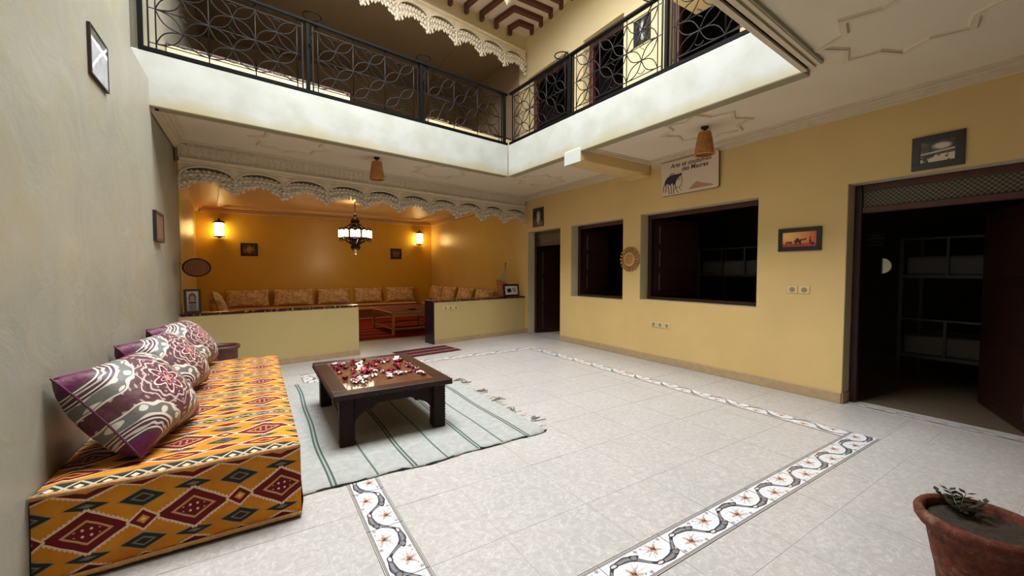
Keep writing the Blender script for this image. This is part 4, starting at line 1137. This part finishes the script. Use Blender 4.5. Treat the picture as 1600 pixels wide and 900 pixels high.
m.slab([(-.405, -.09), (-.40, -.03), (-.36, .02), (-.30, .045), (-.22, .048), (-.15, .045), (-.115, .055), (-.10, .04), (-.11, .02), (-.15, .0), (-.19, -.04), (-.215, -.09), (-.245, -.11), (-.27, -.075), (-.31, -.10), (-.35, -.07)], -.0352, -.0342)
strokes(m, [[(-.40, -.07), (-.425, -.12), (-.42, -.19)], [(-.385, -.08), (-.375, -.14), (-.385, -.20)], [(-.345, -.08), (-.335, -.15), (-.315, -.235)], [(-.30, -.09), (-.28, -.15), (-.285, -.235)], [(-.255, -.10), (-.235, -.15), (-.25, -.235)],
            [(-.225, -.08), (-.205, -.13), (-.215, -.17)], [(-.31, .045), (-.29, .068), (-.25, .07), (-.235, .05)]], .006)
m.build('veil_drawing', 'veil_ink', sg)
m = MB(); strokes(m, [[(-.12, .02), (-.105, -.01), (-.108, -.03), (-.088, -.065), (-.108, -.075), (-.104, -.09), (-.112, -.098), (-.106, -.11), (-.118, -.135), (-.16, -.155), (-.20, -.15)], [(-.165, -.03), (-.145, -.022), (-.128, -.028)], [(-.16, -.045), (-.135, -.042)], [(-.20, -.15), (-.195, -.19), (-.16, -.235)], [(-.15, -.16), (-.12, -.20)]], .0045); m.build('face_drawing', 'ink', sg)
m = MB(); m.slab([(.0, -.215), (.10, -.135), (.15, -.12), (.22, -.155), (.36, -.19), (.40, -.215)][::-1], -.0352, -.0342); m.build('dune_drawing', 'sand_ink', sg)

# straw sunburst
su = thing('straw_sunburst', 'round straw sunburst hanging between the two openings', 'wall ornament', (XR-.005, 4.795, 1.668), FR)
MB().tube([(.105*math.cos(2*PI*i/28), -.022, .105*math.sin(2*PI*i/28)) for i in range(28)], .016, 6, closed=True).build('pale_ring', 'straw_pale', su, smooth=True)
m = MB(); m.slab([(.10*math.cos(2*PI*i/24), .10*math.sin(2*PI*i/24)) for i in range(24)][::-1], -.016, -.002); m.build('centre_disc', 'straw', su)
m = MB(); m.slab([(-.010, .10), (-.020, .20), (-.012, .214), (.012, .214), (.020, .20), (.010, .10)], -.018, -.006)
for x in (-.009, .009): m.tube([(x*.6, -.02, .10), (x*1.4, -.022, .208)], .006, 4)
ray = m.build('straw_ray', 'straw', su)
for k in range(1, 20): copyobj(ray, su, rot=(0, 2*PI*k/20, 0))

def socket(label, loc, rz, n, group=None):
    r = thing('power_socket', label, 'socket', loc, rz)
    for k in range(n):
        x = (k-(n-1)/2)*.125
        pl_ = MB().box((x-.055, -.010, -.045), (x+.055, 0, .045)).build('face_plate', 'socket_white', r, bevel=.004)
        MB().lathe([(.03, 0), (.03, .004)], 14).build('insert', 'socket_dark', pl_)
        o = pl_.children[0]; o.location = (x, -.010, 0); o.rotation_euler = (PI/2, 0, 0)
    return r
socket('row of three cream sockets low under the large opening', (XR, 4.17, .607), FR, 3)
socket('pair of cream switches below the camel print', (XR, 2.24, 1.24), FR, 2)
socket('row of three sockets on the right half wall', wp(ws(3.37), .715, 0), WANG, 3)

# basket lamps
def basket_lamp(label, loc):
    r = thing('basket_lamp', label, 'lamp', loc, group='woven basket ceiling lamps')
    MB().lathe([(.035, -.03), (.045, -.012), (.045, 0)], 14).build('ceiling_rose', 'bronze', r)
    MB().tube([(0, 0, -.02), (0, 0, -.10)], .012, 6).build('stem', 'bronze', r)
    m = MB(); n = 26
    rows = 12
    for j in range(rows):
        t_ = j/(rows-1); R_ = .062+.040*t_**.8; z_ = -.075-.255*t_
        m.tube([(R_*math.cos(2*PI*k/n)*(1+.02*(-1)**(k+j)), R_*math.sin(2*PI*k/n)*(1+.02*(-1)**(k+j)), z_) for k in range(n)], .0125, 5, closed=True)
    sh = m.build('woven_shade', 'rattan', r, smooth=True)
    MB().lathe([(.064, -.068), (.02, -.062)], 20, caps=True).build('shade_cap', 'rattan', r)
    m = MB(); m.tube([(.104*math.cos(2*PI*k/n), .104*math.sin(2*PI*k/n), -.332) for k in range(n)], .011, 5, closed=True); m.build('rim', 'rattan', r, smooth=True)
    return r
basket_lamp('woven basket ceiling lamp in front of the sign', (4.615, 2.95, CZ)); basket_lamp('woven basket ceiling lamp before the salon frieze', (1.60, 6.40, CZ))

# ------------------------------------------------------------------ salon
sr = thing('salon_rug', 'dark red striped rug on the salon floor', 'rug', (0.4, 8.87, 0.002))
MB().box((0, 0, 0), (4.2, 4.1, .01)).build('woven_field', 'salon_rug_cloth', sr)
MB().box((0, -.03, 0), (4.2, 0, .006)).build('end_band', 'maroon_cloth', sr)
def banquette(label, loc, rz, L):
    r = thing('banquette', label, 'sofa', loc, rz)
    MB().box((0, -.72, .0), (L, -.02, .24)).build('base', 'banquette', r, bevel=.01)
    MB().box((0, -.76, .245), (L, -.01, .44)).build('mattress', 'mattress_cloth', r, bevel=.04, seg=3)
    MB().box((.0, -.765, .36), (L, -.755, .40)).build('braid', 'maroon_cloth', r)
    return r
banquette('long padded banquette along the salon back wall', (-.85, 14.0, 0), sb, 5.45)
banquette('padded banquette along the salon right wall', (XR, 13.15, 0), -PI/2, 4.7)
banquette('padded banquette along the salon left wall', (-.93, 8.7, 0), PI/2+.07, 4.4)
names = ['leftmost brocade cushion along the salon back wall', 'second brocade cushion from the left along the salon back wall', 'middle brocade cushion along the salon back wall', 'fourth brocade cushion from the left along the salon back wall', 'rightmost brocade cushion along the salon back wall']
row = [(-.75, .33), (.40, 1.48), (1.58, 2.54), (2.66, 3.55), (3.66, 4.66)]
for (x0, x1), lb in zip(row, names):
    cushion('salon_cushion', lb, 'cushion', ((x0+x1)/2, 13.72, .44+.265), (-.25, 0, sb), x1-x0, .50, .24, 'brocade', 'brocade_edge', 'brocade cushions in the salon')
names = ['brocade cushion at the far end of the salon right wall', 'second brocade cushion along the salon right wall from its far end', 'third brocade cushion along the salon right wall from its far end', 'brocade cushion on the salon right wall near the model boat']
for y, lb in zip((13.0, 11.95, 10.75, 9.6), names):
    cushion('salon_cushion', lb, 'cushion', (XR-.27, y, .44+.30), (-.28, .0, -PI/2), .95, .54, .28, 'brocade', 'brocade_edge', 'brocade cushions in the salon')
cushion('salon_cushion', 'pale cushion leaning behind the left standing photo', 'cushion', (-.62, 9.6, .44+.30), (-.3, .0, PI/2+.07), .95, .56, .28, 'brocade', 'brocade_edge', 'brocade cushions in the salon')
cushion('salon_cushion', 'folded pale cushion at the far left corner of the salon', 'cushion', (-.78, 11.6, .44+.30), (-.3, .0, PI/2+.07), .9, .54, .28, 'brocade', 'brocade_edge', 'brocade cushions in the salon')
# salon table
st = thing('salon_table', 'light wooden table with dark red runner in the salon', 'table', (2.58, 9.13, .012), .05)
wx, wy, hz = 1.25, 1.55, .53
for x in (.0, wx-.06):
    for y in (.0, wy-.06): MB().box((x, y, 0), (x+.06, y+.06, hz-.035)).build('leg', 'pine', st, bevel=.006)
MB().box((-.04, -.04, hz-.035), (wx+.04, wy+.04, hz)).build('table_top', 'pine', st, bevel=.006)
for a, b_ in (((.06, .01), (wx-.06, .04)), ((.06, wy-.04), (wx-.06, wy-.01)), ((.01, .06), (.04, wy-.06)), ((wx-.04, .06), (wx-.01, wy-.06))): MB().box((a[0], a[1], hz-.115), (b_[0], b_[1], hz-.036)).build('apron', 'pine', st)
for a, b_ in (((.06, .02), (wx-.06, .045)), ((.06, wy-.045), (wx-.06, wy-.02)), ((.02, .06), (.045, wy-.06)), ((wx-.045, .06), (wx-.02, wy-.06))): MB().box((a[0], a[1], .12), (b_[0], b_[1], .155)).build('stretcher', 'pine', st)
tr = thing('table_runner', 'dark red runner lying over the salon table', 'runner', (2.58, 9.13, .5425), .05)
MB().box((.0, -.02, 0), (wx, wy+.02, .006)).build('cloth', 'maroon_cloth', tr)
di = thing('dish', 'small dark dish on the salon table runner', 'dish', (3.15, 9.5, .549))
MB().lathe([(.05, 0), (.07, .004), (.12, .03), (.125, .036), (.115, .034), (.06, .012), (.01, .01)], 20, caps=True).build('bowl', 'frame_dark', di, smooth=True)

# chandelier
ch = thing('chandelier', 'dark metal chandelier with a ring of glowing glass tubes', 'chandelier', (2.185, 11.0, 2.42))
MB().tube([(0, 0, .5), (0, 0, .82)], .012, 6).build('chain', 'bronze', ch)
MB().lathe([(.02, .52), (.05, .50), (.03, .46), (.07, .42), (.10, .36), (.12, .32), (.09, .28), (.14, .26), (.15, .24), (.10, .22), (.16, .17), (.30, .10)], 16).build('crown', 'bronze', ch, smooth=True)
MB().lathe([(.02, -.52), (.03, -.48), (.07, -.42), (.12, -.36), (.13, -.31), (.09, -.28), (.15, -.24), (.18, -.20), (.12, -.17), (.20, -.12), (.30, -.10)][::1], 16).build('finial', 'bronze', ch, smooth=True)
MB().lathe([(.11, -.09), (.12, -.08), (.12, .08), (.11, .09)], 20).build('glass_core', 'chandelier_glass', ch, smooth=True)
for zz in (-.10, .095): MB().tube([(.37*math.cos(2*PI*i/32), .37*math.sin(2*PI*i/32), zz) for i in range(32)], .014, 5, closed=True).build('ring', 'bronze', ch, smooth=True)
m = MB(); m.lathe([(.030, -.095), (.036, -.085), (.036, .085), (.030, .095)], 10); tubeo = m.build('glass_tube', 'chandelier_glass', ch, smooth=True); tubeo.location = (.37, 0, 0)
m = MB(); m.lathe([(.02, .09), (.032, .10), (.03, .12), (.012, .14), (.006, .165)], 8); m.lathe([(.004, -.20), (.016, -.175), (.008, -.15), (.024, -.12), (.03, -.095)], 8); cap = m.build('tube_holder', 'bronze', ch, smooth=True); cap.location = (.37, 0, 0)
m = MB(); m.tube([(.37, 0, -.1), (.26, 0, -.16), (.15, 0, -.23)], .01, 5); m.tube([(.37, 0, .1), (.25, 0, .16), (.13, 0, .25)], .01, 5); arm = m.build('arm', 'bronze', ch)
for k in range(1, 16):
    a = 2*PI*k/16; p = (.37*math.cos(a), .37*math.sin(a), 0)
    copyobj(tubeo, ch, p); copyobj(cap, ch, p)
    if k % 2 == 0: copyobj(arm, ch, rot=(0, 0, a))
def lamp_light(parent, loc, w, r, c=(1.0, .78, .44)):
    l = bpy.data.lights.new('bulb', 'POINT'); l.energy = w; l.color = c; l.shadow_soft_size = r
    o = bpy.data.objects.new('bulb', l); COL.objects.link(o); o.parent = parent; o.location = loc
lamp_light(ch, (0, 0, -.62), 20, .12); lamp_light(ch, (0, 0, .60), 5, .1)
# wall lamps
for x, lb in ((-.835, 'lit glass wall lamp left of the salon photo'), (4.925, 'lit glass wall lamp in the right corner of the salon')):
    y = 14.0+(x+1.5)*.1/7.2
    r = thing('wall_lamp', lb, 'lamp', (x, y, 2.64), sb, group='salon wall lamps')
    MB().box((-.05, -.02, -.16), (.05, 0, .18)).build('back_plate', 'bronze', r, bevel=.006)
    MB().tube([(0, -.01, .17), (0, -.08, .22), (0, -.16, .22)], .012, 6).build('bracket', 'bronze', r)
    MB().lathe([(.14, .165), (.15, .175), (.10, .215), (.04, .235), (.02, .26), (.025, .275), (.008, .295)], 10, (0, -.17, 0)).build('cap', 'bronze', r)
    MB().lathe([(.085, -.19), (.105, -.185), (.115, .15), (.10, .16)], 10, (0, -.17, 0)).build('glass', 'lamp_glass', r, smooth=True)
    MB().lathe([(.01, -.26), (.04, -.235), (.13, -.215), (.14, -.195)], 10, (0, -.17, 0)).build('base', 'bronze', r)
    m = MB()
    for k in range(10): a = 2*PI*k/10; m.tube([(.110*math.cos(a), -.17+.110*math.sin(a), -.0), (.122*math.cos(a), -.17+.122*math.sin(a), .17)], .009, 4)
    m.tube([(.125*math.cos(2*PI*k/20), -.17+.125*math.sin(2*PI*k/20), .02) for k in range(20)], .010, 4, closed=True); m.build('cage', 'bronze', r)

# things on the half walls
ty = thing('woven_tray', 'oval woven tray propped against the left jamb of the salon', 'tray', wp(ws(-.685), 1.512, .10), WANG)
m = MB(); n = 30
m.slab([(.150*math.cos(2*PI*k/n), .118*math.sin(2*PI*k/n)) for k in range(n)][::-1], -.012, 0); m.build('woven_base', 'woven_tray', ty)
MB().tube([(.153*math.cos(2*PI*k/n), -.008, .121*math.sin(2*PI*k/n)) for k in range(n)], .012, 6, closed=True).build('rim', 'frame_dark', ty, smooth=True)
MB().tube([(-.15, 0, .03), (-.19, 0, .07)], .004, 4).build('hook', 'bronze', ty)
bo = thing('model_boat', 'small wooden model boat with pale sails on the right half wall', 'model boat', wp(ws(4.84), LH+.03, .12), WANG)
MB().slab([(-.08, 0), (.10, 0), (.13, .30), (-.16, .40), (-.13, .22)][::1], -.05, .05).build('hull', 'boat_wood', bo, bevel=.012)
MB().tube([(.04, 0, .28), (.09, 0, .76)], .008, 6).build('mast', 'frame_dark', bo)
MB().slab([(-.10, .40), (.15, .33), (.14, .60), (.09, .66)], -.008, .008).build('sail', 'sail_cloth', bo)
MB().octa((.095, 0, .77), .025, .02, .025, .025).build('pennant', 'frame_dark', bo)

# ------------------------------------------------------------------ dormitory seen through the openings
def bunk(label, y0, L):
    r = thing('bunk_bed', label, 'bed', (7.3, y0, 0), 0, 'bunk beds in the dark dormitory')
    D = .9
    for y in (0, L):
        for x in (0, D): MB().box((x-.02, y-.02, 0), (x+.02, y+.02, 1.9)).build('post', 'bed_metal', r)
    for z_ in (.36, 1.40):
        MB().box((-.015, .02, z_-.03), (.015, L-.02, z_+.01)).build('side_rail', 'bed_metal', r)
        MB().box((.02, .02, z_-.02), (D-.02, L-.02, z_)).build('slat_base', 'bed_metal', r)
        MB().box((.03, .03, z_), (D-.03, L-.03, z_+.26)).build('mattress', 'bedding', r, bevel=.05, seg=3)
    for z_ in (1.88, .83): MB().box((-.012, .02, z_-.012), (.012, L-.02, z_+.012)).build('guard_rail', 'bed_metal', r)
    for k in (.35, .66):
        for z_, z2 in ((1.40, 1.88), (.36, .83)): MB().box((-.014, L*k-.014, z_), (.014, L*k+.014, z2)).build('guard_post', 'bed_metal', r)
    return r
bunk('bunk bed with white bedding seen through the wide doorway', .55, 1.25); bunk('bunk bed with white bedding seen through the large opening', 3.4, 1.32)
mr = thing('round_mirror', 'round mirror half hidden in the dark doorway room', 'mirror', (7.22, 1.99, 1.533), -PI/2+.213)
MB().slab([(.105*math.sin(PI*k/14), -.105*math.cos(PI*k/14)) for k in range(15)][::-1], -.012, 0).build('glass', 'mirror_glass', mr)
MB().tube([(.11*math.cos(2*PI*k/24), -.008, .11*math.sin(2*PI*k/24)) for k in range(24)], .006, 5, closed=True).build('rim', 'frame_dark', mr)
sh = thing('folded_clothes', 'stack of dark folded cloths beside the dormitory bunk', 'clothes', (7.25, 2.03, 1.80), -PI/2)
for k in range(4): MB().box((-.10, -.14, k*.045), (.10, .0, k*.045+.04)).build('folded_cloth', 'dark_cloth', sh, bevel=.012)
